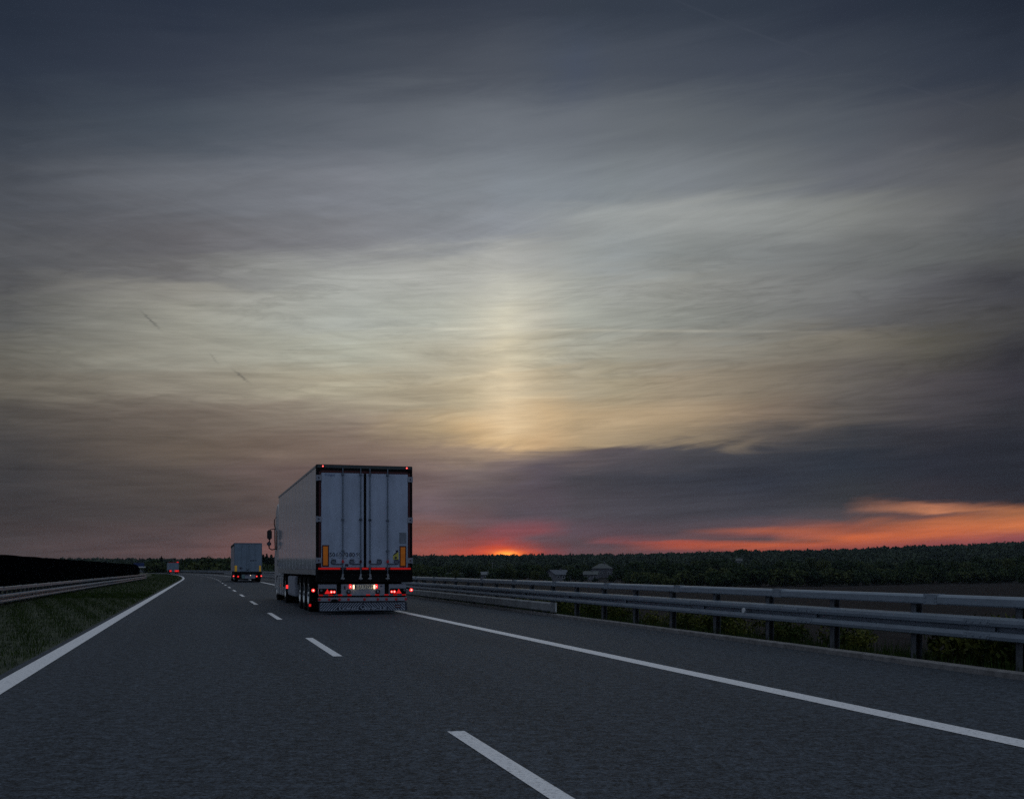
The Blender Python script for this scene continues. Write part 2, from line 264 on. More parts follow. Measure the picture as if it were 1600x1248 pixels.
MT = dict(
    asphalt=asphalt_mat('asphalt', (0.034, 0.043, 0.056), 2.3),
    asphalt_old=asphalt_mat('asphalt_shoulder', (0.100, 0.106, 0.120), 0.7),
    paint=paint_mat('road_paint', (0.80, 0.80, 0.82), (0.22, 0.22, 0.24)),
    kerb=mat('kerb_concrete', (0.17, 0.165, 0.165), 0.9, var=0.35, scale=6, bump=0.4, bscale=40),
    soil=mat('soil', (0.030, 0.028, 0.022), 0.95, var=0.5, scale=4, bump=0.6, bscale=25),
    bank=mat('bank_soil', (0.022, 0.026, 0.014), 0.95, col2=(0.045, 0.045, 0.030), scale=0.8, bump=0.6, bscale=12),
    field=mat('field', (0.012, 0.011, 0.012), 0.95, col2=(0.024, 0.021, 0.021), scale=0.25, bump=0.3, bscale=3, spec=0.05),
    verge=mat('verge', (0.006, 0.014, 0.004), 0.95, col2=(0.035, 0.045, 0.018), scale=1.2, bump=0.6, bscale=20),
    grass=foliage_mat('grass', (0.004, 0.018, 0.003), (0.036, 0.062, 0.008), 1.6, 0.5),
    galv=mat('galvanised_steel', (0.215, 0.26, 0.31), 0.42, metal=0.15, var=0.12, scale=3.5, bump=0.05, bscale=60, stretch=(1, 1, 3)),
    galv_dark=mat('galvanised_dark', (0.10, 0.11, 0.125), 0.6, metal=0.3, var=0.25, scale=6),
    concrete=mat('pale_concrete', (0.20, 0.21, 0.22), 0.85, var=0.3, scale=2.5, bump=0.2, bscale=30),
    white_cap=mat('pale_endcap', (0.6, 0.62, 0.64), 0.5, var=0.15, scale=10),
    screen=mat('dark_screen', (0.003, 0.003, 0.004), 1.0, var=0.3, scale=2, spec=0.0),
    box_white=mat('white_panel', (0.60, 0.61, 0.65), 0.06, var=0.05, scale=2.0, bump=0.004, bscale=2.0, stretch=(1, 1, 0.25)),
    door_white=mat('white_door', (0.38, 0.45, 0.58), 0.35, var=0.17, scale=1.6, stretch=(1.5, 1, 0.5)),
    alu=mat('aluminium', (0.40, 0.42, 0.44), 0.4, metal=0.7, var=0.2, scale=8),
    steel=mat('steel_bar', (0.16, 0.20, 0.25), 0.4, metal=0.5, var=0.25, scale=12),
    black=mat('black_paint', (0.005, 0.005, 0.006), 0.8, var=0.3, scale=4, spec=0.15),
    rubber=mat('tyre_rubber', (0.008, 0.008, 0.009), 0.9, var=0.4, scale=9, spec=0.2),
    gasket=mat('dark_red_paint', (0.055, 0.004, 0.006), 0.5, var=0.3, scale=5),
    retro_red=mat('red_reflector_glow', (0.55, 0.008, 0.010), 0.35, var=0.2, scale=10, emit=(1, 0.02, 0.015), es=0.16),  # no lamp: the strips' lit look is put in as weak emission
    amber=mat('amber_reflector_glow', (0.58, 0.16, 0.010), 0.3, var=0.25, scale=3, emit=(1.0, 0.28, 0.01), es=0.05),  # reflector only; light on the amber is added as a faint glow
    amber_far=mat('yellow_reflector_glow', (0.70, 0.40, 0.03), 0.4, var=0.2, scale=3, emit=(1.0, 0.55, 0.05), es=0.06),  # faint emission stands in for light returned by the far panels
    lamp_red=mat('red_lamp', (0.6, 0.01, 0.01), 0.2, emit=(1.0, 0.03, 0.03), es=1.6),
    lamp_redhot=mat('bright_red_lamp', (0.8, 0.1, 0.08), 0.2, emit=(1.0, 0.10, 0.09), es=2.6),
    lamp_dim=mat('dim_red_glow', (0.35, 0.01, 0.015), 0.25, emit=(1.0, 0.02, 0.02), es=0.55),
    lamp_white=mat('white_lamp', (0.9, 0.85, 0.7), 0.3, emit=(1.0, 0.80, 0.50), es=1.7),
    lamp_core=mat('lamp_core', (0.9, 0.5, 0.4), 0.2, emit=(1.0, 0.38, 0.32), es=2.8),
    lamp_glass=mat('lamp_glass', (0.14, 0.14, 0.15), 0.15, var=0.2, scale=20),
    bumper=mat('bumper_grey', (0.27, 0.29, 0.35), 0.5, var=0.12, scale=3),
    plate=mat('plate', (0.80, 0.74, 0.60), 0.5, var=0.05, scale=20),
    ink=mat('ink', (0.02, 0.022, 0.05), 0.6, var=0.2, scale=30),
    ink_faint=mat('faint_blue_ink', (0.13, 0.19, 0.33), 0.6, var=0.2, scale=30),
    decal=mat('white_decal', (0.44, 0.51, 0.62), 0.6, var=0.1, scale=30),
    flap=mat('flap_navy', (0.020, 0.028, 0.050), 0.7, var=0.3, scale=8),
    flap_line=mat('flap_print', (0.36, 0.41, 0.50), 0.7, var=0.25, scale=18),
    grey_panel=mat('grey_plate', (0.17, 0.20, 0.25), 0.45, var=0.2, scale=8),
    header=mat('header_paint', (0.045, 0.060, 0.065), 0.5, var=0.2, scale=5),
    yellow=mat('sticker_yellow', (0.50, 0.45, 0.08), 0.6, var=0.15, scale=30),
    cab=mat('cab_paint', (0.45, 0.46, 0.48), 0.3, var=0.08, scale=2),
    glass=mat('dark_glass', (0.01, 0.012, 0.015), 0.08),
    mirror_shell=mat('mirror_shell', (0.010, 0.012, 0.014), 0.4, var=0.2, scale=10),
    mirror_glass=mat('mirror_glass', (0.10, 0.13, 0.16), 0.15, metal=0.8),
    curtain=mat('blue_grey_curtain', (0.17, 0.23, 0.30), 0.6, var=0.16, scale=1.2, bump=0.1, bscale=3),
    curtain_side=mat('grey_curtain', (0.26, 0.25, 0.28), 0.5, var=0.12, scale=1.2),
    green_tint=mat('green_grey', (0.12, 0.22, 0.22), 0.6, var=0.2, scale=4),
    red_trim=mat('red_trim', (0.55, 0.02, 0.03), 0.5, var=0.2, scale=4),
    bark=mat('bark', (0.030, 0.024, 0.018), 0.95, var=0.4, scale=3, bump=0.4),
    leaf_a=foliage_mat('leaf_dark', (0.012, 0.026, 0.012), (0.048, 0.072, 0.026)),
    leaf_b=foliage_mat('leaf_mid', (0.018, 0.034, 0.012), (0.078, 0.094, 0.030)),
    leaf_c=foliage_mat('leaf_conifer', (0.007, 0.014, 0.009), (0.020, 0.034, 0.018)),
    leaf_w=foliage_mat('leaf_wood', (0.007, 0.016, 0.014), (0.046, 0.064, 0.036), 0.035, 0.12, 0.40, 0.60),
    leaf_weed=foliage_mat('leaf_weed', (0.022, 0.040, 0.006), (0.115, 0.120, 0.020), 4.0),
    wood_floor=mat('wood_floor', (0.012, 0.020, 0.014), 0.95, var=0.4, scale=0.05),
    wall_pale=mat('render_pale', (0.12, 0.12, 0.14), 0.85, var=0.12, scale=1),
    wall_grey=mat('render_grey', (0.085, 0.085, 0.10), 0.85, var=0.15, scale=1),
    roof_blue=mat('roof_slate', (0.046, 0.058, 0.085), 0.55, var=0.2, scale=2),
    roof_grey=mat('roof_grey', (0.036, 0.046, 0.050), 0.6, var=0.2, scale=2),
    roof_shed=mat('roof_shed', (0.060, 0.074, 0.090), 0.5, var=0.15, scale=1),
    window=mat('window_dark', (0.02, 0.022, 0.028), 0.15),
    sign_blue=mat('sign_blue', (0.008, 0.028, 0.13), 0.5, var=0.1, scale=4),
    sign_white=mat('sign_white', (0.55, 0.57, 0.6), 0.5, var=0.1, scale=4),
)

# ------------------------------------------------------------------ mesh builder
class MB:
    def __init__(s): s.v = []; s.f = []
    def add(s, vs, fs):
        o = len(s.v); s.v += [tuple(p) for p in vs]; s.f += [tuple(i + o for i in f) for f in fs]; return s
    def box(s, x0, x1, y0, y1, z0, z1, c=0.0):
        if c <= 0:
            return s.add([(x0,y0,z0),(x1,y0,z0),(x1,y1,z0),(x0,y1,z0),(x0,y0,z1),(x1,y0,z1),(x1,y1,z1),(x0,y1,z1)],
                     [(0,3,2,1),(4,5,6,7),(0,1,5,4),(1,2,6,5),(2,3,7,6),(3,0,4,7)])
        bm = bmesh.new(); bmesh.ops.create_cube(bm, size=1)
        for v in bm.verts: v.co = ((x0+x1)/2 + v.co.x*(x1-x0), (y0+y1)/2 + v.co.y*(y1-y0), (z0+z1)/2 + v.co.z*(z1-z0))
        c = min(c, (x1-x0)*0.45, (y1-y0)*0.45, (z1-z0)*0.45)
        bmesh.ops.bevel(bm, geom=bm.edges[:], offset=c, segments=2, affect='EDGES')
        bm.verts.index_update()
        s.add([v.co[:] for v in bm.verts], [[v.index for v in f.verts] for f in bm.faces]); bm.free(); return s
    def prism(s, poly, axis, a, b):      # polygon extruded along axis ('x': poly=(y,z); 'y': poly=(x,z); 'z': poly=(x,y))
        def P(p, t):
            return (t, p[0], p[1]) if axis == 'x' else (p[0], t, p[1]) if axis == 'y' else (p[0], p[1], t)
        n = len(poly)
        return s.add([P(p, a) for p in poly] + [P(p, b) for p in poly],
              [tuple(range(n)), tuple(range(2*n-1, n-1, -1))] + [(i, i+n, (i+1) % n + n, (i+1) % n) for i in range(n)])
    def tube(s, pts, r, seg=8, r2=None):
        P = [np.array(p, float) for p in pts]; n = len(P); vs = []; fs = []
        for i, p in enumerate(P):
            d = P[min(i+1, n-1)] - P[max(i-1, 0)]; d /= max(1e-9, np.linalg.norm(d))
            a = np.array((0, 0, 1.0)) if abs(d[2]) < 0.9 else np.array((1.0, 0, 0))
            u = np.cross(d, a); u /= np.linalg.norm(u); w = np.cross(d, u)
            rr = r if r2 is None else r + (r2 - r) * i / (n - 1)
            for k in range(seg):
                t_ = 2*pi*k/seg; vs.append(tuple(p + rr*(cos(t_)*u + sin(t_)*w)))
        for i in range(n-1):
            for k in range(seg):
                a, b = i*seg+k, i*seg+(k+1) % seg; fs.append((a, b, b+seg, a+seg))
        fs.append(tuple(range(seg-1, -1, -1))); fs.append(tuple(range((n-1)*seg, n*seg)))
        return s.add(vs, fs)
    def lathe(s, prof, cx, cy, cz, axis='x', seg=28):   # prof: (radius, offset along the axis)
        vs, fs = [], []
        for k in range(seg):
            t_ = 2*pi*k/seg
            for r, o in prof:
                if axis == 'x': vs.append((cx+o, cy+r*cos(t_), cz+r*sin(t_)))
                elif axis == 'y': vs.append((cx+r*cos(t_), cy+o, cz+r*sin(t_)))
                else: vs.append((cx+r*cos(t_), cy+r*sin(t_), cz+o))
        n = len(prof)
        for k in range(seg):
            for i in range(n-1):
                a = k*n+i; b = ((k+1) % seg)*n+i
                fs.append((a, a+1, b+1, b))
        return s.add(vs, fs)
    def disc(s, cx, cz, r, y0, y1, seg=16): return s.lathe([(0.0001, y0), (r, y0), (r, y1), (0.0001, y1)], cx, 0, cz, 'y', seg)
    def build(s, name, m, parent=None, smooth=False, label=None, kind=None, loc=None):
        me = bpy.data.meshes.new(name); me.from_pydata(s.v, [], s.f); me.update()
        bm = bmesh.new(); bm.from_mesh(me); bmesh.ops.recalc_face_normals(bm, faces=bm.faces[:]); bm.to_mesh(me); bm.free()
        if smooth:
            for p in me.polygons: p.use_smooth = True
            try: me.set_sharp_from_angle(angle=radians(35))
            except Exception: pass
        me.materials.append(MT[m] if isinstance(m, str) else m)
        o = bpy.data.objects.new(name, me); C.objects.link(o)
        if parent: o.parent = parent
        if label: o['label'] = label
        if kind: o['kind'] = kind
        if loc: o.location = loc
        return o

def raw_mesh(name, V, Fq, m, k=4):
    me = bpy.data.meshes.new(name); V = np.asarray(V, np.float32); Fq = np.asarray(Fq, np.int32)
    me.vertices.add(len(V)); me.vertices.foreach_set('co', V.ravel())
    me.loops.add(Fq.size); me.loops.foreach_set('vertex_index', Fq.ravel())
    me.polygons.add(len(Fq)); me.polygons.foreach_set('loop_start', np.arange(0, Fq.size, k, dtype=np.int32))
    me.update(calc_edges=True); me.validate(); me.materials.append(MT[m]); return me
def link(name, me, parent=None, kind=None, label=None):
    o = bpy.data.objects.new(name, me); C.objects.link(o)
    if parent: o.parent = parent
    if kind: o['kind'] = kind
    if label: o['label'] = label
    return o
def tag(o, label, cat, group=None):
    o['label'] = label; o['category'] = cat
    if group: o['group'] = group
    return o
def empty(name, loc=(0, 0, 0), rz=0.0, label=None, cat=None, group=None):
    o = bpy.data.objects.new(name, None); C.objects.link(o); o.location = loc; o.rotation_euler = (0, 0, rz); o.empty_display_size = 0.2
    if label: tag(o, label, cat, group)
    return o
def text(name, body, size, m, parent, x, y, z, width=None, depth=0.002, bold=0.0, label=None):
    cu = bpy.data.curves.new(name, 'FONT'); cu.body = body; cu.size = size; cu.align_x = 'CENTER'; cu.align_y = 'CENTER'
    cu.extrude = depth; cu.offset = bold
    tmp = bpy.data.objects.new(name + '_tmp', cu); C.objects.link(tmp)
    me = bpy.data.meshes.new_from_object(tmp.evaluated_get(bpy.context.evaluated_depsgraph_get()))
    bpy.data.objects.remove(tmp)
    if width:
        co = np.zeros(len(me.vertices)*3); me.vertices.foreach_get('co', co); co = co.reshape(-1, 3)
        co[:, 0] *= width / (co[:, 0].max() - co[:, 0].min()); me.vertices.foreach_set('co', co.ravel()); me.update()
    me.materials.clear(); me.materials.append(MT[m])
    o = bpy.data.objects.new(name, me); C.objects.link(o); o.parent = parent
    o.location = (x, y, z); o.rotation_euler = (radians(90), 0, 0)
    if label: o['label'] = label
    return o

# ------------------------------------------------------------------ the road's centreline (lateral 0 runs under the camera)
SL = 0.275; TH0 = atan(SL)
ds = 1.0; PS = np.arange(-60, 1400, ds); PX, PY, PT = [], [], []
x = y = 0.0; th = TH0
i0 = int(60/ds)
PX = np.zeros(len(PS)); PY = np.zeros(len(PS)); PT = np.full(len(PS), TH0)
for i in range(i0, len(PS)-1):
    s = PS[i]; k = 0 if s < 125 else 1/2500 if s < 290 else 1/800 if s < 620 else 0
    PT[i+1] = PT[i] + k*ds
    PX[i+1] = PX[i] - sin(PT[i])*ds; PY[i+1] = PY[i] + cos(PT[i])*ds
for i in range(i0-1, -1, -1):
    PX[i] = PX[i+1] + sin(TH0)*ds; PY[i] = PY[i+1] - cos(TH0)*ds
def road(s, lat, z=0.0):
    X = np.interp(s, PS, PX); Y = np.interp(s, PS, PY); T = np.interp(s, PS, PT)
    return (float(X + lat*cos(T)), float(Y + lat*sin(T)), z)
def heading(s): return float(np.interp(s, PS, PT))
def lat_of(X, Y):                      # lateral offset and distance along the road of ground points
    X = np.asarray(X, float).ravel(); Y = np.asarray(Y, float).ravel(); out = np.zeros(len(X)); so_ = np.zeros(len(X))
    st_ = 5
    for a in range(0, len(X), 4000):
        dx = X[a:a+4000, None] - PX[None, ::st_]; dy = Y[a:a+4000, None] - PY[None, ::st_]
        j = np.argmin(dx*dx + dy*dy, axis=1); T = PT[::st_][j]
        ex = dx[np.arange(len(j)), j]; ey = dy[np.arange(len(j)), j]
        out[a:a+4000] = ex*np.cos(T) + ey*np.sin(T); so_[a:a+4000] = PS[::st_][j]
        far = np.hypot(ex, ey); sgn = np.sign(out[a:a+4000]); out[a:a+4000] = np.where(far > 1.5*np.abs(out[a:a+4000]) + 20, far*np.where(sgn == 0, 1, sgn), out[a:a+4000])
    return out, so_

def svals(s0, s1):
    v = [s0]
    while v[-1] < s1 - 1e-6:
        s = v[-1]; v.append(min(s1, s + (2.0 if 110 < s < 700 else 4.0)))
    return v
def ribbon(name, prof, s0, s1, m, parent=None, kind='structure', label=None, uv=True, closed=False, wob=0.0):
    S = svals(s0, s1); n = len(prof); V = []; Fq = []; UV = []
    for s in S:
        for (lt, z) in prof:
            V.append(road(s, lt, z)); UV.append((lt, s))
    for i in range(len(S)-1):
        for j in range(n if closed else n-1):
            k = (j+1) % n
            Fq.append((i*n+j, i*n+k, (i+1)*n+k, (i+1)*n+j))
    if closed:
        V2 = MB(); V2.v = V; V2.f = Fq + [tuple(range(n)), tuple((len(S)-1)*n + q for q in range(n))]
        return V2.build(name, m, parent, label=label, kind=kind if not parent else None)
    me = raw_mesh(name, V, Fq, m)
    if uv:
        u = me.uv_layers.new(name='UVMap'); li = np.zeros(len(me.loops), np.int32); me.loops.foreach_get('vertex_index', li)
        u.data.foreach_set('uv', np.array(UV, np.float32)[li].ravel())
    return link(name, me, parent, kind if not parent else None, label)

# ------------------------------------------------------------------ ground
def sm(a, b, v):
    t_ = np.clip((v - a) / (b - a), 0, 1); return t_*t_*(3-2*t_)
RIDGE_X = [-900, 0, 260, 640, 800, 1000, 1160, 1300, 1450, 1600, 2600]
RIDGE_Y = [873, 873, 873, 867, 866, 865, 860, 859, 854, 850, 846]
def hill(X, Y):
    r = np.hypot(X, Y); a = np.arctan2(X, np.maximum(Y, 1e-3)); a = np.clip(a, -0.75, 0.75); px = 800 + F*np.tan(a)
    top = (HY - np.interp(px, RIDGE_X, RIDGE_Y))/F*1500 + EYE - 11.0
    return sm(600, 1500, r)*(top + 5.0)
def ground_z(X, Y):
    X = np.asarray(X, float); Y = np.asarray(Y, float); shp = X.shape
    lt, s = lat_of(X, Y); lt = lt.reshape(shp)
    base = -0.7 - 3.6*sm(9.5, 20, lt) - 1.0*sm(-26, -60, lt)*(lt < -26)
    und = 0.25*np.sin(X*0.013+1)*np.sin(Y*0.011) * sm(30, 120, lt)
    return base + und + hill(X, Y)
def make_ground():
    rs = np.concatenate([np.arange(0, 60, 6), np.geomspace(60, 6000, 90)]); an = np.concatenate([np.arange(-180, -34, 6), np.arange(-34, 34, 0.8), np.arange(34, 180, 6)])
    R, A = np.meshgrid(rs, np.radians(an), indexing='ij'); X = R*np.sin(A); Y = R*np.cos(A); Z = ground_z(X, Y)
    V = np.stack([X.ravel(), Y.ravel(), Z.ravel()], 1); na = len(an); q = []
    for i in range(len(rs)-1):
        for j in range(na): k = (j+1) % na; q.append((i*na+j, i*na+k, (i+1)*na+k, (i+1)*na+j))
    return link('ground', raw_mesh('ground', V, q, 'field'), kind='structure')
make_ground()

# carriageways, markings, kerb, verges
rd = ribbon('road', [(-2.27, -0.02), (-2.23, 0.0), (1.9, 0.0), (5.5, 0.0), (8.70, 0.0)], -12, 900, 'asphalt', label='two lanes and a hard shoulder of dark worn asphalt')
ribbon('opposite_road', [(-24.5, -0.05), (-13.5, -0.05)], -12, 700, 'asphalt_old')
ribbon('edge_line', [(-2.12, 0.004), (-1.88, 0.004)], -12, 800, 'paint', label='solid white line along the grass verge')
ribbon('edge_line', [(5.42, 0.004), (5.66, 0.004)], -12, 800, 'paint', label='solid white line beside the hard shoulder')
DASH_FAR = 8.35   # y of the far end of the dash nearest the camera
s_far = (8.53 - 1.9*sin(TH0))/cos(TH0)
for k in range(0, 34):
    se = s_far + 12.0*k
    o = ribbon('lane_marking', [(1.785, 0.004), (1.915, 0.004)], se-4.4, se, 'paint', label='short white dash between the two lanes')
ribbon('kerb', [(8.70, -0.05), (8.70, 0.062), (8.715, 0.075), (8.84, 0.075), (8.84, -0.05)], -12, 700, 'kerb', closed=True)
ribbon('left_verge', [(-2.24, -0.012), (-2.5, 0.0), (-4.2, 0.03), (-6.0, 0.02), (-6.6, 0.10), (-7.6, 0.30), (-9.5, 0.28), (-12.5, -0.04), (-13.6, -0.07)], -12, 700, 'verge')
ribbon('right_bank', [(8.83, 0.02), (9.3, 0.0), (10.0, -0.15), (13, -1.6), (19.5, -4.25), (22, -4.6)], -12, 700, 'bank')
# ------------------------------------------------------------------ grass on the left verge
def blades(n, s0, s1, l0, l1, h0, h1, w, zf, wig=0.5):
    s = s0 + (s1-s0)*RNG.random(n)**1.5; l = l0 + (l1-l0)*RNG.random(n)
    cl = np.sin(s*2.1+l*3)*np.sin(l*4.7-s*0.9)*0.5+0.5
    keep = RNG.random(n) < 0.35+0.65*cl; s, l = s[keep], l[keep]; n = len(s)
    X = np.interp(s, PS, PX); Y = np.interp(s, PS, PY); T = np.interp(s, PS, PT)
    x_ = X + l*np.cos(T); y_ = Y + l*np.sin(T); z_ = zf(l)
    h = (h0 + (h1-h0)*RNG.random(n)**2)*(0.6+0.6*cl[keep]); a = RNG.random(n)*2*pi; b = RNG.random(n)*2*pi; ln = h*wig*RNG.random(n)
    dx, dy = np.cos(a)*w*0.5, np.sin(a)*w*0.5
    P0 = np.stack([x_-dx, y_-dy, z_-0.01], 1); P1 = np.stack([x_+dx, y_+dy, z_-0.01], 1)
    P2 = np.stack([x_+np.cos(b)*ln, y_+np.sin(b)*ln, z_+h], 1)
    V = np.stack([P0, P1, P2], 1).reshape(-1, 3); return V, np.arange(len(V)).reshape(-1, 3)
zl = lambda l: np.interp(l, [-7.6, -6.6, -6.0, -4.2, -2.5, -2.24], [0.30, 0.10, 0.02, 0.03, 0.0, -0.012])
Vs, Fs, off = [], [], 0
for a in ((70000, 9, 60, -6.9, -2.26, 0.04, 0.15, 0.012, zl), (34000, 50, 300, -6.9, -2.3, 0.06, 0.16, 0.03, zl), (9000, 9, 150, -9.0, -6.5, 0.15, 0.40, 0.03, zl)):
    V, Fq = blades(*a); Vs.append(V); Fs.append(Fq+off); off += len(V)
g = link('verge_grass', raw_mesh('verge_grass', np.concatenate(Vs), np.concatenate(Fs), 'grass', 3), kind='stuff'); tag(g, 'short dark green grass on the verge left of the road', 'grass')
zr = lambda l: np.interp(l, [8.83, 9.3, 10, 13, 19.5], [0.02, 0.0, -0.15, -1.6, -4.25])
Vs, Fs, off = [], [], 0
for a in ((70000, 6, 60, 8.95, 12.5, 0.05, 0.30, 0.016, zr), (14000, 50, 200, 8.95, 13, 0.08, 0.3, 0.04, zr), (12000, 8, 120, 12, 19, 0.15, 0.45, 0.05, zr)):
    V, Fq = blades(*a); Vs.append(V); Fs.append(Fq+off); off += len(V)
g = link('bank_grass', raw_mesh('bank_grass', np.concatenate(Vs), np.concatenate(Fs), 'grass', 3), kind='stuff'); tag(g, 'rough dark grass on the bank behind the right guardrail', 'grass')

# ------------------------------------------------------------------ guardrails
def wbeam(lat, dz, side):   # W profile; side=+1: traffic on its left (lower lateral)
    f = -side
    p = [(0.0, .655), (f*.06, .653), (f*.115, .632), (f*.120, .590), (f*.110, .552), (f*.050, .540), (f*.004, .534), (f*.004, .490), (f*.05, .487), (f*.112, .476), (f*.120, .430), (f*.110, .392), (f*.06, .376), (0.0, .370)]
    q = [(l-f*0.006, z) for l, z in reversed(p)]
    return [(lat+l, z+dz) for l, z in p+q]
def toprail(lat, dz):
    p = [(-.05, .775), (-.062, .79), (-.062, .868), (-.040, .893), (.05, .900), (.062, .885), (.062, .79), (.05, .775)]
    return [(lat+a, z+dz) for a, z in p]
def post_mesh(h0, h1):
    mb = MB(); mb.box(-.05, -.042, -.055, .055, h0, h1); mb.box(.042, .05, -.055, .055, h0, h1); mb.box(-.05, .05, .047, .055, h0, h1-0.002)
    mb.box(-.075, -.042, -.03, .03, .56, .62); return mb
def place(o, s, lat, z=0.0):
    o.location = road(s, lat, z); o.rotation_euler = (0, 0, heading(s))
def guardrail(name, label, lat, dz, s0, s1, ps0, pstep, side, joints):
    root = empty(name, road(s0, lat, 0), 0, label, 'guardrail')
    inv = root.location.copy()
    def adopt(o): o.parent = root; o.location = (o.location[0]-inv[0], o.location[1]-inv[1], o.location[2]-inv[2])
    for nm, pr in (('top_rail', toprail(lat, dz)), ('beam', wbeam(lat, dz, side))):
        S = svals(s0, s1); n = len(pr); mb = MB()
        mb.v = [road(s, l, z) for s in S for l, z in pr]
        mb.f = [(i*n+j, i*n+(j+1) % n, (i+1)*n+(j+1) % n, (i+1)*n+j) for i in range(len(S)-1) for j in range(n)] + [tuple(range(n)), tuple((len(S)-1)*n+q for q in range(n))]
        o = mb.build(nm, 'galv'); adopt(o)
    pm = None; s = ps0; k = 0; rest = MB()
    while s < s1:
        if k < 100:
            if pm is None:
                o = post_mesh(-0.15, .775).build('post', 'galv_dark'); pm = o.data
            else:
                o = bpy.data.objects.new('post', pm); C.objects.link(o)
            place(o, s, lat + side*0.055, dz); adopt(o)
        else:
            T = heading(s); cx, cy, _ = road(s, lat+side*.055)
            b = post_mesh(-0.15, .775); b.v = [(cx+x_*cos(T)-y_*sin(T), cy+x_*sin(T)+y_*cos(T), z_+dz) for x_, y_, z_ in b.v]; rest.add(b.v, b.f)
        s += pstep; k += 1
    if rest.v:
        o = rest.build('post', 'galv_dark'); o['kind'] = 'stuff'; adopt(o)
    # joints: short sleeves with bolts
    jm = None
    for sj in joints:
        f = -side
        if jm is None:
            mb = MB(); mb.box(-.066, .066, -.14, .14, .770, .905, 0.004)
            for (yy, zz) in ((-.10, .86), (-.10, .81), (.10, .86), (.10, .81)): mb.lathe([(0.0001, -0.006), (.014, -0.006), (.014, 0), (0.0001, 0)], -.066 if side > 0 else .072, yy, zz, 'x', 8)
            o = mb.build('rail_joint', 'galv'); jm = o.data
        else:
            o = bpy.data.objects.new('rail_joint', jm); C.objects.link(o)
        place(o, sj, lat, dz); adopt(o)
    bm_ = None
    for sj in joints:
        if bm_ is None:
            mb = MB(); fx = -.1195 if side > 0 else .1195
            for zz in (.598, .430): mb.box(fx-.002, fx+.002, -.20, .26, zz-.03, zz+.03)
            mb.box(fx*.3-.002, fx*.3+.002, -.20, .26, .42, .61)
            for yy in (-.16, -.04, .10, .22):
                for zz in (.598, .430): mb.lathe([(0.0001, -0.012), (.017, -0.010), (.017, 0.004), (0.0001, 0.004)], (-.120 if side > 0 else .126), yy, zz, 'x', 8)
            o = mb.build('beam_joint', 'galv'); bm_ = o.data
        else:
            o = bpy.data.objects.new('beam_joint', bm_); C.objects.link(o)
        place(o, sj-1.0, lat, dz); adopt(o)
    return root, adopt
gr, adopt = guardrail('guardrail', 'long galvanised steel guardrail with a top rail on posts along the right shoulder', 9.06, 0.0, 2.0, 520, 5.0, 2.0, 1, [12.55 + 4.0*k for k in range(-1, 14)])
o = MB().lathe([(0.0001, -.02), (.045, -.018), (.05, 0), (.05, .01), (0.0001, .01)], 0, 0, 0, 'x', 20).build('reflector', 'white_cap'); place(o, 17.6, 8.95, 0.515); adopt(o)
gl, adopt_l = guardrail('guardrail', 'low grey double-beam guardrail on the grass in front of the dark screen', -6.25, -0.25, 8.0, 141, 9.0, 1.0, -1, [16.0 + 4.0*k for k in range(0, 20)])
# low extra rail fixed under the right guardrail, beginning about 28 m ahead
def low_guard():
    root = empty('low_barrier', road(27.8, 8.72, 0), 0, 'low grey barrier with a pale end face standing on the kerb under the guardrail', 'barrier')
    inv = root.location.copy(); pr = [(8.70, .12), (8.67, .15), (8.67, .33), (8.70, .36), (8.80, .36), (8.83, .33), (8.83, .15), (8.80, .12)]
    S = svals(27.8, 260); n = len(pr); mb = MB(); mb.v = [road(s, l, z) for s in S for l, z in pr]
    mb.f = [(i*n+j, i*n+(j+1) % n, (i+1)*n+(j+1) % n, (i+1)*n+j) for i in range(len(S)-1) for j in range(n)] + [tuple(range(n)), tuple((len(S)-1)*n+q for q in range(n))]
    o = mb.build('barrier_rail', 'concrete', root); o.location = (-inv[0], -inv[1], -inv[2])
    c = MB().box(-.078, .088, -.03, .0, .11, .37, .01).build('end_cap', 'concrete', root); c.rotation_euler = (0, 0, heading(27.8)); x_, y_, _ = road(27.8, 8.74); c.location = (x_-inv[0], y_-inv[1], 0)
    q = MB().box(.05, .088, -.036, -.028, .12, .36, .002).build('end_marker', 'white_cap', root); q.rotation_euler = c.rotation_euler; q.location = c.location
    lm = None
    for k in range(40):
        s = 28.6+k*4
        if lm is None: q = MB().box(-.04, .04, -.06, .06, .06, .13).build('foot', 'galv_dark', root); lm = q.data
        else: q = bpy.data.objects.new('foot', lm); C.objects.link(q); q.parent = root
        x_, y_, _ = road(s, 8.76); q.location = (x_-inv[0], y_-inv[1], 0.0); q.rotation_euler = (0, 0, heading(s))
low_guard()
